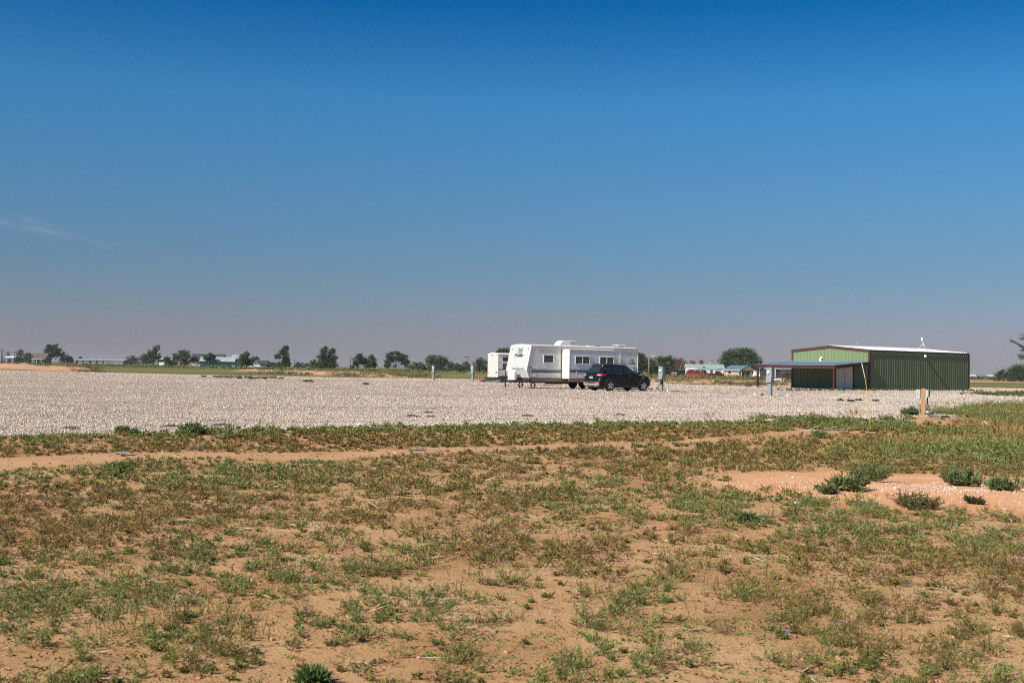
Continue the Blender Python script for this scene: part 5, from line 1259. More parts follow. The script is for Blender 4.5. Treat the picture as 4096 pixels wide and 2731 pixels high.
for dy, w_ in ((-.19, .205), (.19, .205)): m.lathe([(.02,.66),(.11,.65),(.17,.60),(.200,.5),(.205,.05),(.205,0)], (xc, RW/2+dy, zt+.07), n=18)
m.box(xc-.17, xc+.17, RW/2-.2, RW/2+.2, zt+.07, zt+.66); m.build("propane_cover", PROP, rv, smooth=False, bevel=.012)
# stabiliser jacks (two in front on the near side show clearly)
def scissor(x, y, nm="stabiliser_jack"):
    m = MB(); w_ = .15; zt_ = ZSK-.06; zm = zt_*.5; w_ = .19
    for yy in (y-.03, y+.03):
        m.tube([(x-.05,yy,zt_),(x-w_,yy,zm),(x-.05,yy,.03)], .036, 4); m.tube([(x+.05,yy,zt_),(x+w_,yy,zm),(x+.05,yy,.03)], .036, 4)
    m.tube([(x-w_-.04,y,zm),(x+w_+.04,y,zm)], .016, 6); m.box(x-.13, x+.13, y-.1, y+.1, 0, .03); m.box(x-.12, x+.12, y-.07, y+.07, zt_-.02, zt_+.05); m.build(nm, BLKM, rv)
q = FR.hit(*z4(655, 690), 1, .3); scissor(q[0], .3); q = FR.hit(*z4(503, 690), 1, RW-.35); scissor(q[0], RW-.35); scissor(RVL-.6, .3); scissor(RVL-.6, RW-.3)
q = FR.hit(*z4(1148, 660), 1, RW-.14); x1w = q[0]; q = FR.hit(*z4(1272, 660), 1, RW-.14); x2w = q[0]
DKRIM = RIMM
for x in (x1w, x2w):
    for y in (.14, RW-.14): wheel(rv, x, y if y > 1 else y, .345, .21, .19, 6)
# slide-out
s0_ = FR.hit(*z4(1025, 400), 1, 0)[0]
PJs = .86
s1_ = FR.hit(*z4(1733, 300), 1, -PJs)[0]
zs1 = FR.hit(*z4(1110, 212), 1, -PJs)[2]; zs0 = FR.hit(*z4(1112, 609), 1, -PJs)[2]; zsb = FR.hit(*z4(1112, 569), 1, -PJs)[2]
q = FR.hit(*z4(1106, 400), 1, -PJs); s0_ = q[0]
print("slide", s0_, s1_, zs0, zs1, zsb)
so_ = MB(); so_.box(s0_+.012, s1_-.012, -PJs+.012, -.012, zsb-.02, zs1-.02); so_.build("slide_out", CAPM, rv)
SLW = pmat("slide_siding", (.78,.85,.88), (.75,.82,.85), 1.5, .35, 0, spec=.35)  # pale blue in the colour imitates sky reflected by the slide wall
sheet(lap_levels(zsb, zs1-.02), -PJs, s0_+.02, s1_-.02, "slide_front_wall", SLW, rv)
m = MB(); m.box(s0_, s0_+.010, -PJs+.02, -.015, zsb, zs1-.03); m.build("slide_end_wall", pmat("cream_end_wall", (.79,.78,.68), rough=.5), rv)
m = MB(); m.box(s0_-.02, s1_+.03, -PJs-.035, -.012, zs1-.02, zs1+.03); m.box(s1_-.02, s1_+.035, -PJs-.03, -PJs+.02, zsb, zs1-.021); m.box(s0_-.014, s0_+.02, -PJs-.02, -PJs+.02, zsb, zs1-.021); m.build("slide_trim", TRIM, rv)
m = MB(); m.box(s0_+.0, s1_, -PJs-.008, -PJs+.04, zs0, zsb+.01); m.build("slide_skirt", SKB, rv)
m = MB(); m.box(s0_+.05, s1_-.05, -PJs+.06, .05, zs0+.02, zs0+.08); m.build("slide_underside", BLKM, rv)
m = MB(); m.box(s0_-.08, s0_-.002, -.03, -.012, ZBR, zs1+.06); m.box(s0_-.08, s1_+.08, -.03, -.012, zs1+.06, zs1+.12); m.build("slide_flange", pmat("dark_flange", (.09,.08,.08)), rv)
def rvwin(X0, Y0, X1, Y1, y, split=False, end=False, name="window", right=None):
    a = FR.hit(*z4(X0, Y0), 1, y); b = FR.hit(*z4(X1, Y1), 1, y)
    x0, x1, z1, z0 = a[0], b[0], a[2], b[2]
    if right: z0 = right
    m = MB(); m.ringy(x0, x1, z0, z1, .055, y-.035, y-.002)
    if split: xm = (x0+x1)/2; m.box(xm-.03, xm+.03, y-.033, y-.003, z0+.055, z1-.055)
    w = m.build(name, TRIM, rv, bevel=.012)
    xm = (x0+x1)/2
    for (p, q) in (((x0+.05, xm-.028), (xm+.028, x1-.05)) if split else ((x0+.05, x1-.05),)):
        g = MB(); g.box(p, q, y-.018, y-.004, z0+.05, z1-.05); g.build("pane", RVG, w)
    return x0, x1, z0, z1
rvwin(785, 272, 912, 381, -.012)
_, _, wz0, wz1 = rvwin(1177, 287, 1362, 397, -PJs-.012, True)
rvwin(1479, 296, 1658, 400, -PJs-.012, True, right=wz0)
# window in the slide's end wall
zA = wz0+.02; m = MB(); f = lambda a, z, c: (c, a, z)
m.box(s0_-.02, s0_-.001, -PJs*.78, -PJs*.22, wz0+.1, wz1+.02); w_ = m.build("window", TRIM, rv, bevel=.02)
m = MB(); m.box(s0_-.024, s0_-.0205, -PJs*.71, -PJs*.29, wz0+.16, wz1-.04); m.build("pane", BLIND, w_)
# stripes
def stripe(Xa, Xb, Ya, Yb, y, mt, x0=None, x1=None):
    a = FR.hit(*z4(Xa, Ya), 1, y); b = FR.hit(*z4(Xa, Yb), 1, y)
    e = FR.hit(*z4(Xb, Ya), 1, y)
    return (x0 if x0 is not None else a[0], x1 if x1 is not None else e[0], b[2], a[2])
def stripes(y, xa, xb, ref):
    m = MB(); z = lambda Y: FR.hit(*z4(ref, Y), 1, y)[2]
    for Ya, Yb, mi in [(452, 456, 2), (463, 467, 1), (470, 479, 0), (480, 485, 1), (488, 492, 2)]:
        m.box(xa, xb, y-.016, y-.002, z(Yb), z(Ya), mi)
    m.build("stripe", [TLS, DTL, PUR], rv)
stripes(-.0, xf(.98)+.12, s0_-.09, 610); stripes(-PJs, s0_+.03, s1_-.03, 1122)
stripes(-.0, s1_+.05, RVL-.05, 1122)
# compartment doors
def comp(X0, Y0, X1, Y1, y):
    a = FR.hit(*z4(X0, Y0), 1, y); b = FR.hit(*z4(X1, Y1), 1, y)
    m = MB(); m.ringy(a[0], b[0], b[2], a[2], .03, y-.026, y-.002); p = m.build("compartment_door", pmat("grey_trim", (.42,.44,.44), rough=.4), rv)
    m = MB(); m.box(a[0]+.03, b[0]-.03, y-.018, y-.003, b[2]+.03, a[2]-.03); m.build("panel", SID, p)
    m = MB(); m.box((a[0]+b[0])/2-.03, (a[0]+b[0])/2+.03, y-.03, y-.018, b[2]+.05, b[2]+.08); m.build("latch", GREYM, p)
comp(620, 492, 696, 552, 0); comp(1195, 503, 1360, 561, -PJs)
AMB = pmat("amber_lens", (.75,.13,.02), rough=.25)
def light(X0, Y0, X1, Y1, mt, y=0):
    a = FR.hit(*z4(X0, Y0), 1, y); b = FR.hit(*z4(X1, Y1), 1, y); m = MB(); m.box(a[0], b[0], -.035, -.004, b[2], a[2]); m.build("marker_light", mt, rv)
light(592, 421, 610, 433, AMB); light(617, 422, 634, 432, BLKM); light(1922, 437, 1937, 448, REDL); light(1897, 438, 1913, 447, NAVY)
for X, Y in ((628, 476), (1195, 491)):
    y = 0 if X < 1000 else -PJs; a = FR.hit(*z4(X, Y), 1, y); m = MB(); m.lathe([(.05, -.03), (.06, -.003)], (a[0], y, a[2]), axis=1, n=10); m.build("scare_light", WHITEM, rv)
# front cap fittings
pU = Vector((prof[1][0], 0, prof[1][1])); dU = Vector((prof[0][0]-prof[1][0], 0, prof[0][1]-prof[1][1])).normalized(); nU = Vector((-dU.z, 0, dU.x))
dL = Vector((prof[1][0]-prof[2][0], 0, prof[1][1]-prof[2][1])).normalized(); nL = Vector((-dL.z, 0, dL.x))
def capbox(X0, Y0, X1, Y1, n, d, name, mt, p0=pU, th=.02):
    a = FR.hitn(*zB(X0, Y0), p0, n); b = FR.hitn(*zB(X1, Y1), p0, n)
    y0, y1 = sorted((a.y, b.y)); za, zb_ = sorted(((a-p0).dot(d), (b-p0).dot(d)))
    m = MB(); P = lambda s, y, o: tuple(p0+d*s+n*o+Vector((0, y, 0)))
    m.hexa([P(za, y0, .006), P(za, y1, .006), P(zb_, y1, .006), P(zb_, y0, .006), P(za, y0, th), P(za, y1, th), P(zb_, y1, th), P(zb_, y0, th)]); m.build(name, mt, rv)
capbox(727, 95, 743, 116, nU, dU, "marker_light", REDL); capbox(1103, 86, 1120, 108, nU, dU, "marker_light", REDL)
capbox(706, 553, 1000, 574, nL, dL, "cap_stripe", DTL); capbox(829, 498, 848, 515, nL, dL, "cap_vent", BLKM); capbox(848, 592, 874, 606, nL, dL, "cap_vent", GREYM)
# writing and emblem
def textgeo(s):
    c = bpy.data.curves.new("t", 'FONT'); c.body = s; c.shear = .28; c.offset = .03; c.resolution_u = 3
    o = bpy.data.objects.new("t", c); COL.objects.link(o); bpy.context.view_layer.update()
    me = bpy.data.meshes.new_from_object(o.evaluated_get(bpy.context.evaluated_depsgraph_get()))
    vs = [v.co.copy() for v in me.vertices]; fs = [tuple(p.vertices) for p in me.polygons]
    bpy.data.objects.remove(o); bpy.data.curves.remove(c); bpy.data.meshes.remove(me)
    xs_ = [v.x for v in vs]; ys_ = [v.y for v in vs]
    return [((v.x-min(xs_))/(max(xs_)-min(xs_)), (v.y-min(ys_))/(max(ys_)-min(ys_))) for v in vs], fs
def stroke(pts, w):
    vs = []; fs = []; P = [Vector((a, b)) for a, b in pts]
    for i, p in enumerate(P):
        d = (P[min(i+1, len(P)-1)]-P[max(i-1, 0)]).normalized(); n = Vector((-d.y, d.x))*w
        vs += [p-n, p+n]
    for i in range(len(P)-1): fs.append((2*i, 2*i+1, 2*i+3, 2*i+2))
    return vs, fs
def arc(cx, cy, rx, ry, a0, a1, n=16): return [(cx+rx*math.cos(R(a0+(a1-a0)*i/n)), cy+ry*math.sin(R(a0+(a1-a0)*i/n))) for i in range(n+1)]
def mark(P, w, h, ew, eh, ecx, eby, what):
    """P(u, v) places a point of the decal; u right, v up, metres"""
    t, fs = textgeo("Prowler")
    m = MB(); m.add([P(u*w, v*h) for u, v in t], fs); m.build("lettering", NAVY, rv)
    m = MB(); Q = lambda a, b: P(ecx+(a-.5)*ew, eby+b*eh)
    for pts, wd in [(arc(.5,.46,.44,.46,-60,240,26), .035), (arc(.16,.90,.13,.10,-20,220), .05), (arc(.84,.90,.13,.10,-40,200), .05), (arc(.5,.12,.22,.12,180,360), .03), (arc(.34,.33,.16,.12,180,360), .03), (arc(.66,.33,.16,.12,180,360), .03),
                    ([(.14,.72),(.28,.66),(.42,.70)], .03), ([(.58,.70),(.72,.66),(.86,.72)], .03), ([(.22,.55),(.40,.53)], .03), ([(.60,.53),(.78,.55)], .03), ([(.30,.86),(.42,.80)], .025), ([(.70,.86),(.58,.80)], .025), ([(.5,.92),(.5,.80)], .03)]:
        vs, f2 = stroke(pts, wd*1.35); m.add([Q(v.x, v.y) for v in vs], f2)
    vs = [(.36,.66),(.64,.66),(.60,.50),(.5,.40),(.40,.50)]; m.add([Q(*v) for v in vs], [(0,1,2,3,4)])
    m.build("emblem", TLG, rv)
a = FR.hitn(*zB(772, 285), pU, nU); b = FR.hitn(*zB(1000, 200), pU, nU); c_ = FR.hitn(*zB(915, 210), pU, nU); d_ = FR.hitn(*zB(915, 85), pU, nU); e_ = FR.hitn(*zB(865, 150), pU, nU); g_ = FR.hitn(*zB(966, 150), pU, nU)
# facing the cap, right is towards the near side (-y)
P1 = lambda u, v: tuple(Vector((pU.x, a.y-u, pU.z))+dU*((a-pU).dot(dU)+v)+nU*.014)
hgt = (b-a).dot(dU)
mark(P1, a.y-b.y, hgt, e_.y-g_.y, (d_-c_).dot(dU), a.y-(e_.y+g_.y)/2, (c_-a).dot(dU), "front")
a = FR.hit(*z4(1840, 392), 1, 0); b = FR.hit(*z4(1928, 364), 1, 0); c_ = FR.hit(*z4(1866, 364), 1, 0); d_ = FR.hit(*z4(1902, 336), 1, 0)
P2 = lambda u, v: (a[0]+u, -.016, a[2]+v)
mark(P2, b[0]-a[0], b[2]-a[2], d_[0]-c_[0], d_[2]-c_[2], (c_[0]+d_[0])/2-a[0], c_[2]-a[2], "rear")
# roof fittings
yA = RW/2-.35
q = FR.hit(*z4(990, 160), 1, yA); q2 = FR.hit(*z4(1203, 162), 1, yA); ztp = FR.hit(*z4(1120, 102), 1, yA)[2]; zb0 = ZT+.085; hA_ = ztp-zb0; lA = q2[0]-q[0]
AC = pmat("white_shroud", (.82,.82,.80), rough=.4)
m = MB(); m.prism([(0,0),(.0,.25*hA_),(lA*.10,.8*hA_),(lA*.2,hA_),(lA*.93,hA_),(lA*.985,.75*hA_),(lA,.1*hA_),(lA*.99,0)], 0, .7, lambda a_, b_, c_: (q[0]+a_, yA+c_, zb0+b_)); ac = m.build("air_conditioner", AC, rv, bevel=.04)
m = MB(); m.box(q[0]+lA*.58, q[0]+lA*.92, yA-.012, yA-.002, zb0+.2*hA_, zb0+.82*hA_); m.build("grille", pmat("grille_grey", (.45,.48,.52), rough=.4), ac)
def roofbox(X0, X1, Yt, mt, nm, y=.8, w=.4):
    a = FR.hit(*z4(X0, Yt), 1, y); b = FR.hit(*z4(X1, Yt), 1, y); m = MB(); m.box(a[0], b[0], y, y+w, ZT+.05, max(a[2], ZT+.12)); m.build(nm, mt, rv, bevel=.02)
roofbox(1345, 1428, 167, WHITEM, "roof_vent"); roofbox(1436, 1490, 163, pmat("smoked_lid", (.1,.1,.11)), "roof_vent")
a = FR.hit(*z4(1685, 178), 1, .6); b = FR.hit(*z4(1797, 180), 1, .6); zt_ = FR.hit(*z4(1740, 152), 1, .6)[2]
m = MB()
for y in (.55, 1.15): m.tube([(a[0],y,ZT+.05),(a[0]+.05,y,zt_-.05),(a[0]+.15,y,zt_),(b[0]-.1,y,zt_),(b[0]-.03,y,ZT+.05)], .018, 6)
for x in (a[0]+.2, (a[0]+b[0])/2, b[0]-.2): m.tube([(x,.55,zt_),(x,1.15,zt_)], .015, 6)
m.build("roof_rack", TRIM, rv)
m = MB(); m.box(a[0]+.3, b[0]-.0, .75, 1.0, ZT+.06, ZT+.13); m.build("antenna_base", pmat("dark_base", (.08,.09,.1)), rv)

# ------------------------------------------------------------------ smaller white trailer behind
z3 = lambda X, Y: (1250+.34014*X, 1330+.34014*Y)
TH2 = R(25)
W0 = Vector((xat(1991.5, 116, PADZ), 116, PADZ))
wt = empty("cargo_camper", W0, TH2, "plain white bunkhouse trailer half hidden behind the long trailer", "camper trailer")
FW = Frame(W0, TH2)
zt2 = FW.hit(*z3(2180, 252), 1, 0)[2]; zb2 = FW.hit(*z3(2178, 525), 1, 0)[2]; ww = 2.44
print("WT", zt2, zb2)
IV_ = pmat("ivory_wall", (.60,.60,.55), rough=.45); GRW = pmat("ivory_side", (.66,.66,.62), rough=.5)
m = MB(); rf = [(ww*i/10, zt2+.12*math.sin(math.pi*i/10)) for i in range(11)]
m.prism([(0, zb2)]+rf+[(ww, zb2)], 0, .05, lambda a_, b_, c_: (c_, a_, b_)); m.build("rear_wall", IV_, wt)
m = MB(); m.prism([(.01, zb2+.02)]+[(y*.99+.01, z-.02) for y, z in rf]+[(ww-.01, zb2+.02)], .05, 6.4, lambda a_, b_, c_: (c_, a_, b_)); m.build("body", GRW, wt)
m = MB(); m.prism([(-.03, zt2-.04)]+[(y*1.02-.02, z+.015) for y, z in rf]+[(ww+.03, zt2-.04)], -.02, 6.42, lambda a_, b_, c_: (c_, a_, b_)); m.build("roof", TRIM, wt)
def wtbox(X0, Y0, X1, Y1, nm, mt, o=.02, child=None, xmax=None):
    a = FW.hit(*z3(X0, Y0), 1, 0); b = FW.hit(*z3(X1, Y1), 1, 0); m = MB(); m.box(a[0], xmax or b[0], -o, .005, b[2], a[2]); p = m.build(nm, mt, wt, bevel=.02 if 'window' in nm else 0)
    if child:
        m = MB(); m.box(a[0]+.06, (xmax or b[0])-.06, -o-.006, -o+.002, b[2]+.06, a[2]-.06); m.build("pane", child, p)
wtbox(2238, 286, 2332, 334, "window", BLKM, .03, DKGLASS, 2.7); wtbox(2238, 364, 2332, 434, "window", BLKM, .03, RVG, 2.7)
wtbox(2183, 427, 2330, 434, "stripe", pmat("grey_green_stripe", (.10,.15,.14)), .012, xmax=6.3); wtbox(2183, 512, 2330, 536, "skirt", pmat("dark_skirt", (.06,.06,.06)), .02, xmax=6.3)
wtbox(2205, 460, 2292, 504, "compartment_door", GRW, .018); wtbox(2186, 464, 2196, 472, "marker_light", REDL, .03)
zw = lambda X, Y: FW.hit(*z3(X, Y), 0, 0)
for X0, Y0, X1, Y1 in ((2055, 462, 2070, 475), (2155, 460, 2172, 474)):
    a = zw(X0, Y0); b = zw(X1, Y1); m = MB(); m.box(-.03, -.002, b[1], a[1], b[2], a[2]); m.build("taillight", REDL, wt)
for X, Y in ((2064, 270), (2117, 266), (2169, 262)):
    a = zw(X, Y); m = MB(); m.box(-.02, -.002, a[1]-(.2 if X == 2117 else .05), a[1]+(.2 if X == 2117 else .05), a[2]-.03, a[2]+.03); m.build("marker_light", pmat("dark_red_lens", (.12,.02,.02)), wt)
m = MB(); m.box(-.35, -.2, -.0, ww, zb2-.16, zb2-.02); m.box(-.3, 6.3, .2, .32, zb2-.2, zb2); m.box(-.3, 6.3, ww-.32, ww-.2, zb2-.2, zb2); m.build("chassis", BLKM, wt)
for y in (.4, ww-.4):
    m = MB(); m.tube([(.3, y, zb2-.1), (.15, y, .03)], .035, 6); m.tube([(.6, y, zb2-.1), (.75, y, .03)], .03, 6); m.box(.0, .9, y-.1, y+.1, 0, .03); m.build("stabiliser_jack", BLKM, wt)
for x in (2.9, 3.7):
    for y in (.14, ww-.14): wheel(wt, x, y, .34, .2, .19)
# sewer hose on its support beside it
a = at(*z3(1965, 580), PADZ); b = at(*z3(2215, 586), PADZ)
sw = empty("sewer_hose", a, math.atan2(b.y-a.y, b.x-a.x), "black ribbed drain hose with a red end by the white trailer", "hose")
L_ = (b-a).length; m = MB(); pts = []; rr = []
for i in range(60):
    t = i/59; pts.append((.25+(L_-.3)*t, .1*math.sin(t*9), .13+.20*t+.03*(i % 2))); rr.append(.06+.015*(i % 2))
m.tube(pts, rr, 8)
for i in range(14): x = .4+i*(L_-.6)/14; m.tube([(x-.1,-.12,0),(x,0,.1+.2*i/14),(x+.1,.12,0)], .018, 4)
m.build("ribbed_hose", BLKM, sw)
m = MB(); m.tube([(0,0,.10),(.28,0,.14)], [.11,.09], 10); m.build("red_coupling", REDL, sw)
m = MB(); m.lathe([(.07,0),(.07,.12),(.09,.12),(.09,.16)], (-.02,0,0), n=10); m.build("pipe_end", WHITEM, sw)
# ------------------------------------------------------------------ dark sport-utility car
CARP = pmat("black_blue_paint", (.005,.0075,.011), (.007,.009,.012), 2, .28, coat=.25, spec=.2)
CGLASS = pmat("car_glass", (.022,.034,.036), rough=.05, spec=.8)
CLAD = pmat("dark_cladding", (.035,.035,.035), (.05,.047,.043), 3, .6)
SILV = pmat("silver_skid", (.42,.42,.40), (.36,.36,.34), 4, .45, .3)
THC = R(33)
zA_ = lambda X, Y: (2300+.14456*X, 1380+.14456*Y)
wc = at(*zA_(975, 1268), PADZ)
car = empty("suv_car", (0, 0, 0), THC, "black SUV parked beside the long travel trailer, rear towards us", "car")
exv = Vector((math.cos(THC), math.sin(THC), 0)); eyv = Vector((-math.sin(THC), math.cos(THC), 0))
XR, XF, YW = .93, 3.62, .79
car.location = Vector((wc.x, wc.y, PADZ))-exv*XR+eyv*(YW+.08)
ZK = [.20,.26,.33,.45,.62,.75,.85,.95,1.00,1.05,1.10,1.2,1.35,1.5,1.58,1.63,1.66,1.685]
XRk = [.25,.12,.04,.0,.0,.05,.08,.09,.09,.10,.12,.19,.31,.44,.50,.47,.62,1.1]
XFk = [4.15,4.38,4.46,4.50,4.50,4.47,4.40,4.16,3.80,3.44,3.33,3.17,2.95,2.72,2.58,2.45,2.2,1.8]
HWk = [.78,.85,.885,.905,.915,.92,.922,.918,.912,.902,.888,.85,.80,.745,.71,.66,.56,.30]
def xr_(z): return float(np.interp(z, ZK, XRk))
def xf_(z): return float(np.interp(z, ZK, XFk))
def hw_(z): return float(np.interp(z, ZK, HWk))
def corner(z):
    up = float(sstep(.95, 1.15, z))
    axr, ayr = .20+.12*up, .42*(1-up)+.45*up*hw_(z)+.0
    axf, ayf = .62*(1-up)+.42*up, .66*(1-up)+.85*up*hw_(z)
    return axr, min(ayr, hw_(z)*.95), axf, min(ayf, hw_(z)*.97)
def sy(x, z):
    xr, xf0, hw = xr_(z), xf_(z), hw_(z); axr, ayr, axf, ayf = corner(z)
    L = xf0-xr; s = min(1, L/(axr+axf+.05)); axr *= s; axf *= s
    if x < xr+axr: t = min(1, (xr+axr-x)/axr); return hw-ayr+ayr*math.sqrt(max(0, 1-t*t))
    if x > xf0-axf: t = min(1, (x-(xf0-axf))/axf); return hw-ayf+ayf*math.sqrt(max(0, 1-t*t))
    return hw
def rx(y, z):
    axr, ayr, _, _ = corner(z); hw = hw_(z); t = max(0, (abs(y)-(hw-ayr))/ayr); return xr_(z)+axr*(1-math.sqrt(max(0, 1-min(1, t)**2)))
def fx(y, z):
    _, _, axf, ayf = corner(z); hw = hw_(z); t = max(0, (abs(y)-(hw-ayf))/ayf); return xf_(z)-axf*(1-math.sqrt(max(0, 1-min(1, t)**2)))
def contour(z):
    xr, xf0, hw = xr_(z), xf_(z), hw_(z); axr, ayr, axf, ayf = corner(z)
    L = xf0-xr; s = min(1, L/(axr+axf+.05)); axr *= s; axf *= s
    h = []
    for i in range(4): h.append((xr, (hw-ayr)*i/4))
    for i in range(9): t = math.pi/2*i/8; h.append((xr+axr*(1-math.sin(t)), hw-ayr+ayr*math.sin(t)) if 0 else (xr+axr*(1-math.cos(t)), hw-ayr+ayr*math.sin(t)))
    for i in range(1, 24): h.append((xr+axr+(xf0-axf-xr-axr)*i/24, hw))
    for i in range(13): t = math.pi/2*i/12; h.append((xf0-axf+axf*math.sin(t), hw-ayf+ayf*math.cos(t)))
    for i in range(1, 5): h.append((xf0, (hw-ayf)*(1-i/4)))
    return [(x, -y) for x, y in h]+[(x, y) for x, y in h[::-1][1:-1]]
zl = list(np.unique(np.round(np.concatenate([np.linspace(.2, .95, 22), np.linspace(.95, 1.12, 16), np.linspace(1.12, 1.6, 18), np.linspace(1.6, 1.685, 7)]), 4)))
vs = []; fs = []; nC = len(contour(.5))
for z in zl: vs += [(x, y, z) for x, y in contour(z)]
for i in range(len(zl)-1):
    for k in range(nC): fs.append((i*nC+k, i*nC+(k+1) % nC, (i+1)*nC+(k+1) % nC, (i+1)*nC+k))
fs.append(tuple(range(nC))[::-1]); fs.append(tuple(range((len(zl)-1)*nC, len(zl)*nC)))
mb = MB(); mb.add(vs, fs); body = mb.build("body", CARP, car, smooth=True)
cut = MB()
for x in (XR, XF):
    for s in (-1, 1): cut.cyl((x, s*.50, .36), (x, s*1.2, .36), .395, n=32)
co_ = cut.build("cut", CLAD)
bm_ = body.modifiers.new("arch", 'BOOLEAN'); bm_.operation = 'DIFFERENCE'; bm_.object = co_; bm_.solver = 'EXACT'
bpy.context.view_layer.update()
me2 = bpy.data.meshes.new_from_object(body.evaluated_get(bpy.context.evaluated_depsgraph_get()))
body.modifiers.clear(); old = body.data; body.data = me2; me2.name = "body"; bpy.data.meshes.remove(old); cm_ = co_.data; bpy.data.objects.remove(co_); bpy.data.meshes.remove(cm_)
me2.set_sharp_from_angle(angle=R(40))
def patch(name, mt, rows, fn, parent=car, smooth=True):
    """rows: grid of parameter pairs; fn maps them onto the body"""
    vs = []; fs = []; n = len(rows[0])
    for r in rows: vs += [fn(*q) for q in r]
    for i in range(len(rows)-1):
        for k in range(n-1): fs.append((i*n+k, i*n+k+1, (i+1)*n+k+1, (i+1)*n+k))
    m = MB(); m.add(vs, fs); return m.build(name, mt, parent, smooth=smooth)
def sidefn(s, off=.006): return lambda x, z: (x, s*(sy(x, z)+off), z)
def grid(a, b, lo, hi, n=14, m=6): return [[(x, lo(x)+(hi(x)-lo(x))*j/m) for x in np.linspace(a, b, n)] for j in range(m+1)]
ip = lambda *p: (lambda x: float(np.interp(x, [q[0] for q in p], [q[1] for q in p])))
SW = [(.50, 1.06, ip((.50,1.41),(.68,1.17),(1.06,1.12)), ip((.50,1.455),(.8,1.50),(1.06,1.525))),
      (1.12, 1.96, ip((1.12,1.115),(1.96,1.085)), ip((1.12,1.53),(1.96,1.545))),
      (2.06, 3.18, ip((2.06,1.083),(3.18,1.07)), ip((2.06,1.543),(2.45,1.525),(2.75,1.38),(3.18,1.08)))]
for s in (-1, 1):
    for a, b, lo, hi in SW: patch("side_window", CGLASS, grid(a, b, lo, hi), sidefn(s))
    m = MB(); m.tube([(x, s*(sy(x, z)+.008), z) for x, z in [(.50,1.42),(.67,1.155),(1.06,1.105),(1.96,1.07),(3.2,1.055)]], .013, 4); m.build("window_trim", CHROME, car)
    m = MB()
    for xa, xb in ((.55, 2.0),):
        m.tube([(.62, s*.60, 1.63), (.80, s*.61, 1.70), (1.6, s*.62, 1.725), (2.25, s*.61, 1.70), (2.45, s*.60, 1.62)], .02, 6)
    m.build("roof_rail", CLAD, car)
    # lamps
    rows = grid(.10, .62, ip((.10,.98),(.2,.93),(.4,.955),(.62,1.035)), ip((.10,1.05),(.25,1.075),(.62,1.065)), 12, 4)
    patch("taillight", REDL, [[(max(q[0], xr_(q[1])+.02), q[1]) for q in r] for r in rows], sidefn(s, .014))
    rows = [[(s*y, z) for y in np.linspace(.56, .86, 10)] for z in np.linspace(.96, 1.065, 4)]
    tl_ = patch("taillight", REDL, rows, lambda y, z: (rx(y, z)-.012, y, z))
    rows = [[(s*y, z) for y in np.linspace(.60, .83, 8)] for z in np.linspace(.965, 1.01, 3)]
    patch("lens", LENS, rows, lambda y, z: (rx(y, z)-.020, y, z), tl_)
    rows = [[(x, z) for x in np.linspace(3.98, 4.36, 8)] for z in np.linspace(.78, .84, 3)]
    patch("headlight", LENS, rows, sidefn(s, .012))
    rows = [[(s*y, z) for y in np.linspace(.52, .80, 8)] for z in np.linspace(.50, .56, 3)]
    patch("reflector", REDL, rows, lambda y, z: (rx(y, z)-.022, y, z))
    m = MB(); m.box(3.0, 3.16, s*.93-.02 if s > 0 else -1.12, 1.12 if s > 0 else -.91, 1.06, 1.20); m.build("mirror", CARP, car, bevel=.03)
    for x in (1.45, 2.42):
        m = MB(); m.tube([(x-.1, s*(sy(x, .97)+.02), .975), (x, s*(sy(x, .97)+.035), .978), (x+.1, s*(sy(x, .97)+.02), .98)], .014, 6); m.build("door_handle", CARP if x < 2 else CHROME, car)
    # dark wheel-arch lips and sill cladding
    for x in (XR, XF):
        pts = [(x+.415*math.cos(R(a)), .36+.415*math.sin(R(a))) for a in range(-18, 199, 12)]
        m = MB(); m.tube([(a, s*(sy(a, max(b, .21))+.004), b) for a, b in pts], .022, 6); m.build("arch_lip", CLAD, car)
        wheel(car, x, s*YW, .355, .235, .235, 5)
    patch("sill_cladding", CLAD, grid(XR+.44, XF-.44, lambda x: .215, lambda x: .36, 10, 4), sidefn(s, .008))
    m = MB(); m.lathe([(.045,-.03),(.05,.05),(.035,.05)], (.02, s*.52, .30), axis=0, n=12); m.build("exhaust", CHROME, car)
    m = MB()
    for x in (1.09, 2.01): m.tube([(x, s*(sy(x, z)+.001), z) for z in np.linspace(.38, 1.08, 10)], .006, 4)
    m.build("door_seam", BLKM, car)
rows = [[(y, z) for y in np.linspace(-.63, .63, 15)] for z in np.linspace(1.14, 1.55, 8)]
patch("rear_window", CGLASS, [[(y*(1-.16*(z-1.14)/.4), z) for y, z in r] for r in rows], lambda y, z: (rx(y, z)-.008, y, z))
rows = [[(y, z) for y in np.linspace(-.70, .70, 15)] for z in np.linspace(1.11, 1.58, 8)]
patch("windscreen", CGLASS, [[(y*(1-.2*(z-1.11)/.47), z) for y, z in r] for r in rows], lambda y, z: (fx(y, z)+.008, y, z))
rows = [[(y, z) for y in np.linspace(-.80, .80, 22)] for z in np.linspace(.32, .46, 4)]
patch("rear_skid_plate", SILV, [[(y*(1-.0*(z)), z+.05*(abs(y)/.8)**2*(1 if z > .4 else 0)) for y, z in r] for r in rows], lambda y, z: (rx(y, z)-.018, y, z))
rows = [[(y, z) for y in np.linspace(-.86, .86, 22)] for z in np.linspace(.47, .60, 4)]
patch("rear_bumper", CLAD, rows, lambda y, z: (rx(y, z)-.013, y, z))
m = MB(); m.box(.055, .075, -.17, .17, .74, .87); lp = m.build("license_plate", pmat("plate_white", (.75,.75,.72), rough=.4), car)
m = MB()
for y0 in (-.13, -.085, -.04, .03, .075, .12): m.box(.048, .054, y0-.014, y0+.014, .775, .83)
m.build("plate_characters", NAVY, lp)
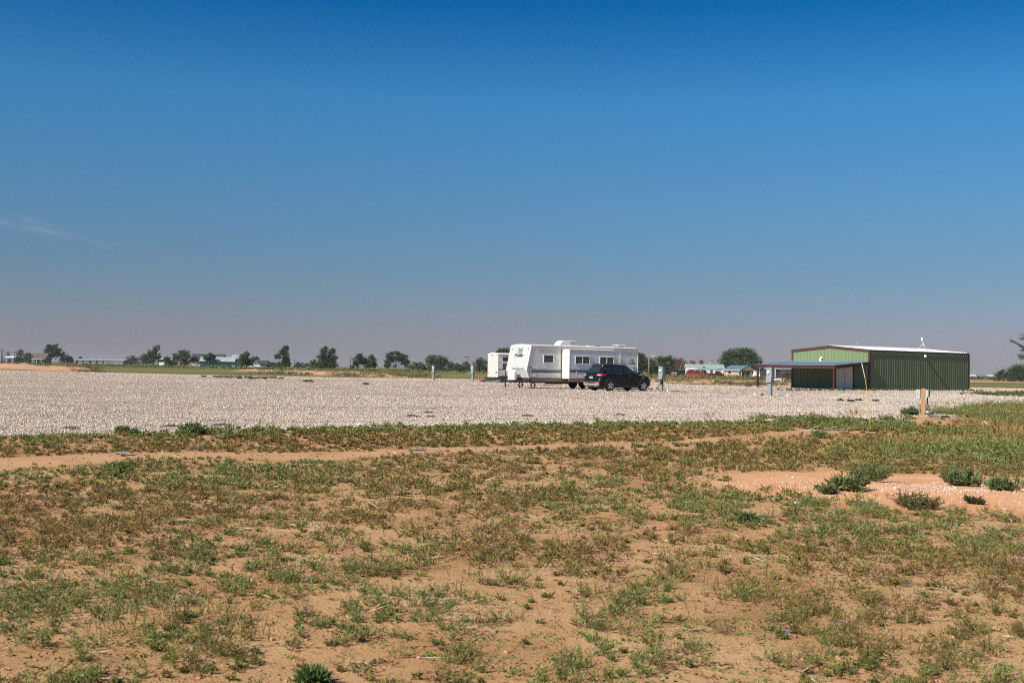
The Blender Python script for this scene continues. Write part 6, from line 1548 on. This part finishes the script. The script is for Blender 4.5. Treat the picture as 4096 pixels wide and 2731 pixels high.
m = MB(); m.box(.052, .085, -.27, .27, .895, .935); m.build("tailgate_trim", BLKM, car)
m = MB(); m.lathe([(.001,-.02),(.04,-.016),(.055,0)], (.085, 0, .99), axis=0, n=14); m.build("badge", pmat("blue_badge", (.06,.10,.25), rough=.2, metal=.4), car)
rows = [[(y, z) for y in np.linspace(-.2, .2, 6)] for z in np.linspace(1.595, 1.62, 2)]
patch("brake_light", REDL, rows, lambda y, z: (rx(y, z)-.012, y, z))
m = MB(); m.tube([(rx(.05, 1.16)-.03, .05, 1.16), (rx(-.25, 1.2)-.03, -.25, 1.2)], .012, 4); m.build("wiper", BLKM, car)
m = MB(); q = 3.52; m.box(q-.09, q+.09, -sy(q, .86)-.012, -sy(q, .86)-.002, .84, .89); m.build("side_badge", CHROME, car)
for o in list(bpy.data.objects):
    if o.parent == car and o.name.startswith("body"): print("car body", len(o.data.polygons))

# ------------------------------------------------------------------ power pedestals
PEDL = pmat("pedestal_grey", (.235,.275,.26), (.215,.25,.24), 2, .55, spec=.3)
def pedestal(px, ybase, ytop, label, cable=False):
    b = at(px, ybase, PADZ); top = zat(ytop, b.x, b.y)-PADZ; k = top/1.66
    root = empty("power_pedestal", (b.x, b.y, PADZ), R(35), label, "power pedestal", "power pedestals on the lot")
    m = MB(); m.box(-.05, .06, -.14, .14, -.05, .78*k); m.build("post", PEDL, root)
    m = MB(); m.box(-.066, -.052, -.125, .125, .0, .72*k); m.build("front_cover", PEDL, root)
    P = [(-.09,1.66*k),(.10,1.66*k),(.10,1.2*k),(.12,.80*k),(-.15,.80*k),(-.09,1.18*k)]
    m = MB(); m.prism(P, -.205, .205, lambda a, c, y: (a, y, c)); m.build("housing", PEDL, root)
    m = MB(); m.box(-.055, .075, -.207, -.202, .82*k, 1.62*k); m.build("side_panel", PEDL, root)
    m = MB(); m.lathe([(.03,-.085),(.07,-.08),(.085,-.05),(.085,-.035),(.105,-.03),(.105,0)], (-.09, .02, 1.38*k), axis=0, n=18); m.build("meter", pmat("meter_glass", (.72,.74,.74), rough=.15), root, smooth=False)
    m = MB(); m.box(-.118, -.105, -.10, .08, 1.06*k, 1.14*k); m.build("label_plate", pmat("label_grey", (.36,.36,.40)), root)
    m = MB(); m.box(-.098, .108, -.213, .213, 1.66*k, 1.675*k); m.build("cap", PEDL, root)
    return root
PD = [pedestal(1734, 1520, 1462, "grey power pedestal farthest back, left of the round tree"),
      pedestal(1891, 1525.5, 1462, "grey power pedestal just left of the white trailer"),
      pedestal(2645, 1563, 1466, "grey power pedestal in front of the black SUV's nose"),
      pedestal(3079, 1583, 1470, "grey power pedestal nearest us, before the lean-to")]
CAB = pmat("black_cable", (.012,.012,.012), rough=.6)
def cable(pts, r, label):
    P = [Vector(p) for p in pts]; out = []
    for i in range(len(P)-1):
        p0, p1, p2, p3 = P[max(i-1, 0)], P[i], P[i+1], P[min(i+2, len(P)-1)]
        for t in np.linspace(0, 1, 8, endpoint=False): out.append(.5*((2*p1)+(p2-p0)*t+(2*p0-5*p1+4*p2-p3)*t*t+(3*p1-p0-3*p2+p3)*t**3))
    out.append(P[-1]); m = MB(); m.tube(out, r, 6); tag(m.build("power_cable", CAB), label, "cable")
p = PD[1].location; q = at(1916, 1526, PADZ)
cable([(p.x+.08, p.y-.1, 1.12), (p.x+.22, p.y-.3, .8), (p.x+.55, p.y-.5, .5), (q.x, q.y, PADZ+.03), (q.x+1.6, q.y+.4, PADZ+.03)], .022, "black cable drooping from the second pedestal to the drain hose")
p = PD[2].location; q = at(2622, 1557, PADZ)
cable([(p.x-.05, p.y-.22, PADZ+.8), (p.x-.12, p.y-.3, PADZ+.5), (p.x-.28, p.y-.2, PADZ+.22), (q.x, q.y, PADZ+.06), (q.x-1.2, q.y+.3, PADZ+.02)], .022, "black cable drooping from the third pedestal behind the SUV")
m = MB(); m.lathe([(.02,-.02),(.09,0),(.1,.2),(.085,.3),(.02,.32)], (p.x-.02, p.y-.24, PADZ+.46), n=10); tag(m.build("cable_plug", CAB), "thick black plug hanging on the third pedestal", "plug")
# white clean-out stubs
PVC = pmat("white_pvc", (.80,.80,.78), rough=.35)
for px, py, l in [(1715,1518.5,"white pipe stub left of the farthest pedestal"),(1759,1519.5,"white pipe stub right of the farthest pedestal"),(2051,1532,"left white pipe stub seen under the trailer tongue"),(2115,1536,"white pipe stub seen under the trailer's front corner"),(2620,1557.5,"white pipe stub at the SUV's nose with a cable"),(2671,1564,"white pipe stub right of the third pedestal"),(3017.5,1581,"white pipe stub left of the nearest pedestal"),(3150,1586,"white pipe stub right of the nearest pedestal"),(3,1484,"white pipe stub at the far left lot edge")]:
    q = at(px, py, PADZ); m = MB(); m.lathe([(.045,0),(.045,.08),(.06,.085),(.06,.13),(.035,.14),(.03,.165),(.01,.168)], (0, 0, -.02), n=14)
    tag(m.build("pipe_stub", PVC, loc=(q.x, q.y, PADZ)), l, "pipe", "white pipe stubs on the lot")
q = at(3049, 1582, PADZ); m = MB(); m.lathe([(.09,0),(.11,.05),(.08,.1),(.02,.12)], (0, 0, 0), n=9); tag(m.build("soil_lump", pmat("rusty_brown", (.16,.08,.04), rough=.9), loc=(q.x, q.y, PADZ)), "small brown lump between the nearest pedestal and its left stub", "lump")
q = at(2703, 1567, PADZ); m = MB(); m.box(-.28, .28, -.07, .07, 0, .05); m.box(-.2, .22, .07, .2, 0, .03); tag(m.build("dark_board", pmat("wet_wood", (.03,.035,.03)), loc=(q.x, q.y, PADZ)), "dark board lying right of the third pedestal", "board")

# ------------------------------------------------------------------ well post and casing
zw_ = lambda X, Y: (3600+.11481*X, 1520+.11481*Y)
WZ = gz(WELL.x, WELL.y)
THW = R(-35)
wp = empty("well_post", (WELL.x, WELL.y, WZ), THW, "orange-brown wooden post carrying two grey electrical boxes", "post")
FP = Frame((WELL.x, WELL.y, WZ), THW)
WD = pmat("cedar_post", (.43,.225,.095), (.34,.165,.065), 3, .75, bump=.3, bscale=9, stretch=(9, 9, .8))
def lz(Y): return zat(zw_(0, Y)[1], WELL.x, WELL.y)-WZ
hP = lz(288)
m = MB(); m.box(-.070, .070, -.035, .035, -.2, hP); m.build("timber", WD, wp, bevel=.006)
MT = pmat("box_grey", (.40,.45,.42), (.36,.41,.38), 3, .5)
# left box, its door facing the sun
x0, x1 = -.215, -.088; z0, z1 = lz(668), lz(330)
m = MB(); m.box(x0, x1, -.075, -.01, z0, z1); b1 = m.build("electrical_box", MT, wp, bevel=.006)
m = MB(); m.box(x0+.012, x1-.012, -.083, -.0755, z0+.085, z1-.075); m.build("cover", pmat("cover_grey", (.47,.52,.48), rough=.45), b1, bevel=.004)
for za, zb in ((z1-.065, z1-.008), (z0+.008, z0+.075)):
    m = MB(); m.box(x0+.008, x1-.01, -.081, -.0755, za, zb); m.build("end_cover", MT, b1, bevel=.004)
m = MB(); m.box(x0+.035, x0+.07, -.0855, -.0835, z0+.13, z0+.22); m.build("printed_label", pmat("label_dark", (.2,.22,.23)), b1)
m = MB(); m.lathe([(.022,-.03),(.026,0)], (x0, -.04, z1-.04), axis=0, n=10); m.build("knockout", MT, b1)
m = MB(); m.box(x1+.0005, -.0705, -.04, -.015, (z0+z1)/2-.05, (z0+z1)/2+.05); m.build("bracket", MT, b1)
# right box, its labelled side turned to the right
x2, x3 = .0715, .160; z2, z3 = lz(592), lz(340)
m = MB(); m.box(x2, x3, -.045, .105, z2, z3); b2 = m.build("breaker_box", MT, wp, bevel=.006)
lb = MB(); lb.box(x3+.0008, x3+.006, -.035, .098, z2+.012, z3-.012); lb = lb.build("side_label", pmat("label_blue", (.10,.15,.24), rough=.4), b2)
m = MB(); m.box(x3+.0064, x3+.009, -.033, .096, z2+.060, z2+.085); m.build("label_band", pmat("label_navy", (.01,.03,.15), rough=.4), lb)
m = MB(); m.box(x3+.0064, x3+.009, -.033, .096, z2+.014, z2+.058); m.build("label_base", pmat("label_brown", (.07,.05,.05), rough=.4), lb)
m = MB(); m.box(.0715, .125, -.005, .05, .02, z2-.004); m.build("dark_channel", pmat("channel_dark", (.05,.055,.05), rough=.6), wp)
PIPEG = pmat("conduit_grey", (.36,.40,.40), rough=.45)
xm = (x0+x1)/2+.02
m = MB(); m.tube([(xm,-.045,z0),(xm,-.045,z0-.15),(xm+.004,-.045,z0-.32),(xm+.02,-.05,z0-.45),(xm+.055,-.05,-.05)], .013, 8); m.lathe([(.02,-.035),(.02,.0)], (xm,-.045,z0), n=10); m.build("conduit", PIPEG, wp, smooth=True)
# well casing, just right of the post
cw = Vector((WELL.x+.135, WELL.y-.06, 0)); cz = gz(cw.x, cw.y)
wl = empty("well_casing", (cw.x, cw.y, cz-.03), 0, "white well pipe with a bulging grey metal cap", "well")
hC = zat(zw_(900, 1145)[1], cw.x, cw.y)-cz+.03
m = MB(); m.lathe([(.085,-.15),(.085,hC),(.07,hC)], (0, 0, 0), n=22); m.build("pipe", pmat("dusty_pvc", (.66,.66,.56), (.5,.48,.40), 5, .5), wl, smooth=False)
m = MB(); m.lathe([(.10,hC-.005),(.14,hC+.0),(.145,hC+.03),(.13,hC+.06),(.10,hC+.075),(.02,hC+.08)], (0, 0, 0), n=22); m.build("cap", pmat("cap_alu", (.42,.47,.49), rough=.35, metal=.6), wl, smooth=True)
m = MB(); m.box(.09, .14, -.08, .0, hC-.05, hC-.002); m.build("clamp", BLKM, wl)
m = MB(); m.tube([(.12,-.05,hC-.03),(.135,-.07,hC-.10),(.15,-.08,-.02)], .006, 5); m.build("red_wire", pmat("red_wire", (.5,.08,.04)), wl)
off = FP.loc(cw); zc = cz-.03+hC+.075-WZ
for dx in (0, .04):
    e = Vector((off[0]-.02+dx*.8, off[1]+dx, 0))
    m = MB(); m.tube([(x2+.008+dx*.6,-.055,z2+.02),(x2+.008+dx*.6,-.055,z2-.06),(x2+.016+dx*.7,-.06,z2-.17),((x2+e.x)/2+.01,e.y*.6-.03,zc+.11),(e.x,e.y,zc-.01)], .012, 8); m.build("conduit", PIPEG, wp, smooth=True)

# ------------------------------------------------------------------ thin marker pole, branches, litter
f0 = at(3484, 1714, .17); D_ = f0.y
mp = empty("marker_pole", (f0.x, f0.y, gz(f0.x, f0.y)), 0, "thin leaning yellow pole with a white tip in the weeds", "marker pole")
t1 = Vector((xat(3468, D_, .9), D_, zat(1566, xat(3468, D_, .9), D_))); t2 = Vector((xat(3447, D_, 1.8), D_, zat(1452, xat(3447, D_, 1.8), D_)))
o0 = mp.location; tm = t1.lerp(t2, .5)+Vector((.012, 0, 0))
m = MB(); m.tube([Vector((0, 0, -.1)), t1-o0, tm-o0], .008, 6); m.build("shaft", pmat("yellow_fibreglass", (.66,.42,.05), rough=.4), mp)
m = MB(); m.tube([tm-o0, t2-o0], [.009, .011], 6); m.build("white_tip", PVC, mp)
GB = pmat("bleached_wood", (.48,.44,.38), (.34,.30,.25), 5, .85)
def branch(pts, r, label, name="dry_branch", mt=GB):
    P = [at(a, b, c) for a, b, c in pts]; o0 = P[0]; m = MB(); m.tube([p-o0 for p in P], [r*(1-.6*i/len(P)) for i in range(len(P))], 6)
    tag(m.build(name, mt, loc=o0), label, "branch", "bleached branches by the dirt path")
branch([(3210,1722,.16),(3270,1719,.2),(3340,1716,.22),(3440,1712,.24)], .012, "longest bleached branch lying along the dirt path")
branch([(3212,1722,.2),(3230,1711,.26),(3245,1700,.34)], .008, "left bleached branch sticking up beside the dirt path")
branch([(3235,1718,.2),(3262,1706,.28),(3284,1699,.34)], .008, "right bleached branch sticking up beside the dirt path")
branch([(3300,1712,.22),(3350,1706,.3),(3385,1712,.24)], .007, "arched bleached branch under the small weed")
def stick(px, py, L, ang, label, mt=None, r=.0045):
    L *= .7
    p = at(px, py, 0.01); z = gz(p.x, p.y) if p.y < 60 else PADZ; d = Vector((math.cos(R(ang)), math.sin(R(ang)), .03))*L
    m = MB(); m.tube([-d*.5, Vector((.01, .01, .012)), d*.5], [r, r*.9, r*.6], 6)
    tag(m.build("straw_stick", mt or STRAW, loc=(p.x, p.y, z+.015)), label, "stick", "pale sticks on the bare soil")
STRAW = pmat("pale_straw", (.46,.36,.23), (.36,.27,.17), 8, .8)
for a in [(1970,2340,.22,-20,"short thick pale stick in the bare middle ground"),(1830,2478,.26,-18,"pale stick among dark litter low in the middle"),(1450,2640,.34,-50,"long bent straw near the bottom, left of the middle"),(575,2300,.28,15,"pale straw lying between weeds on the left"),(610,2322,.25,-30,"thicker straw under the left pale straw"),(3350,2380,.2,60,"grey stick pointing up the slope on the right"),(3370,2080,.3,-25,"white straw lying below the pale sand"),(3720,2365,.3,-12,"thin straw on bare soil at the right"),(1660,2010,.2,0,"white straw left of the middle ground weeds"),(2820,2520,.22,-5,"pale straw near the bottom right"),(650,1975,.3,-35,"straw crossing the left weeds below the path"),(950,2130,.4,25,"long straw leaning over the left weeds"),(2725,2523,.2,-8,"pale stick near the lower right bushes")]: stick(*a)
for px in (2950, 2970, 2995):
    p = at(px, 1885, .02); m = MB(); m.box(-.012, .012, -.01, .01, -.05, .09); m.box(-.006, .006, -.005, .005, .09, .10)
    tag(m.build("wood_stub", STRAW, loc=(p.x, p.y, gz(p.x, p.y)), th=.4), {2950:"leftmost of three short wood stubs at the sand's edge",2970:"middle of three short wood stubs at the sand's edge",2995:"rightmost of three short wood stubs at the sand's edge"}[px], "stub", "wood stubs at the sand's edge")
def scrapcloth(px, py, w, d, label, mt, z=.15, hgt=.06):
    p = at(px, py, z); zz = max(gz(p.x, p.y), PADZ if p.y > lin(EDGE, p.x)+.3 else -1); n = 9
    Xs, Ys = np.meshgrid(np.linspace(-w/2, w/2, n), np.linspace(-d/2, d/2, n)); rr = rng.random((n, n)); Zs = zz+.02+hgt*rr*(1-(2*Xs/w)**2)*(1-(2*Ys/d)**2)+.01
    o = gridmesh("scrap", Xs+rng.normal(0, .02, (n, n)), Ys, Zs-zz, mt); o.name = "litter_scrap"; o.location = (p.x, p.y, zz); tag(o, label, "litter", "litter scraps on the ground")
    s_ = o.modifiers.new("thickness", 'SOLIDIFY'); s_.thickness = .006
LIT = pmat("grey_plastic", (.26,.27,.28), (.2,.21,.22), 6, .4); BARKM = pmat("bark_brown", (.10,.06,.04), (.06,.04,.03), 8, .9)
scrapcloth(494, 1797, .30, .12, "grey plastic scrap in the weeds at far left", LIT, .2, .03)
scrapcloth(1674, 1785, .22, .14, "small grey scrap at the edge of the dirt path", LIT, .15, .04)
scrapcloth(3200, 2010, .10, .06, "white paper scrap in the weeds below the sand", WHITEM, .03, .025)
scrapcloth(1436, 1702, .16, .10, "white plastic scrap on the gravel edge", WHITEM, .33, .03)
for px, py, w, l in [(1710,1653,.34,"dark bark piece on the gravel, centre left"),(1650,1668,.5,"brown bark piece on the gravel below the dark one"),(1724,1670,.3,"brown bark chunk right of the longer bark piece"),(2480,1662,.4,"thin brown bark piece on the gravel below the SUV"),(885,1706,.55,"brown bark pieces near the left gravel edge"),(690,1711,.6,"long dark bark strip near the left gravel edge"),(280,1718,.4,"dark bark strip on the gravel at far left"),(2110,1667,.4,"brown bark strip on the gravel, centre")]:
    scrapcloth(px, py, w*.75, .12, l, BARKM, PADZ, .05)
# valve box lid and orange netting on the right bank
p = at(3906, 1690, .25); zz = gz(p.x, p.y)
vb = empty("valve_box", (p.x, p.y, zz+.04), R(8), "green plastic valve box lid half buried in the right bank", "valve box")
GRNB = pmat("valve_green", (.045,.12,.09), (.035,.10,.075), 4, .5)
m = MB(); m.box(-.42, .20, -.2, .2, .0, .035); m.build("lid", GRNB, vb, bevel=.012)
m = MB(); m.box(-.40, .34, -.18, .18, -.2, -.002); m.box(.22, .34, -.16, .16, -.001, .03); m.build("box_body", pmat("valve_dark", (.03,.06,.055), rough=.5), vb, bevel=.01)
p = at(3857, 1675, .28); zz = gz(p.x, p.y); m = MB()
for i in range(7):
    y = -.09+i*.03; m.tube([(-.45+.1*(i % 3), y, .05), (-.2, y+.03, .10+.02*(i % 2)), (.1, y, .06), (.42-.06*(i % 2), y+.02, .09)], .008, 4)
for i in range(9): m.tube([(-.4+i*.1, -.1, .07), (-.38+i*.1, .12, .08)], .006, 4)
tag(m.build("orange_netting", pmat("orange_net", (.45,.09,.04), rough=.6), loc=(p.x, p.y, zz+.03)), "crumpled orange safety netting on the right bank", "netting")
p = at(3937, 1681, .3); zz = gz(p.x, p.y); m = MB(); m.lathe([(.06,-.05),(.17,.02),(.15,.1),(.05,.15)], (0, 0, 0), n=9); tag(m.build("pale_rock", pmat("pale_rock", (.55,.48,.40), (.4,.33,.27), 5, .9, bump=.5), loc=(p.x, p.y, zz)), "pale rock above the green valve box", "rock")
p = at(3720, 1780, .1)
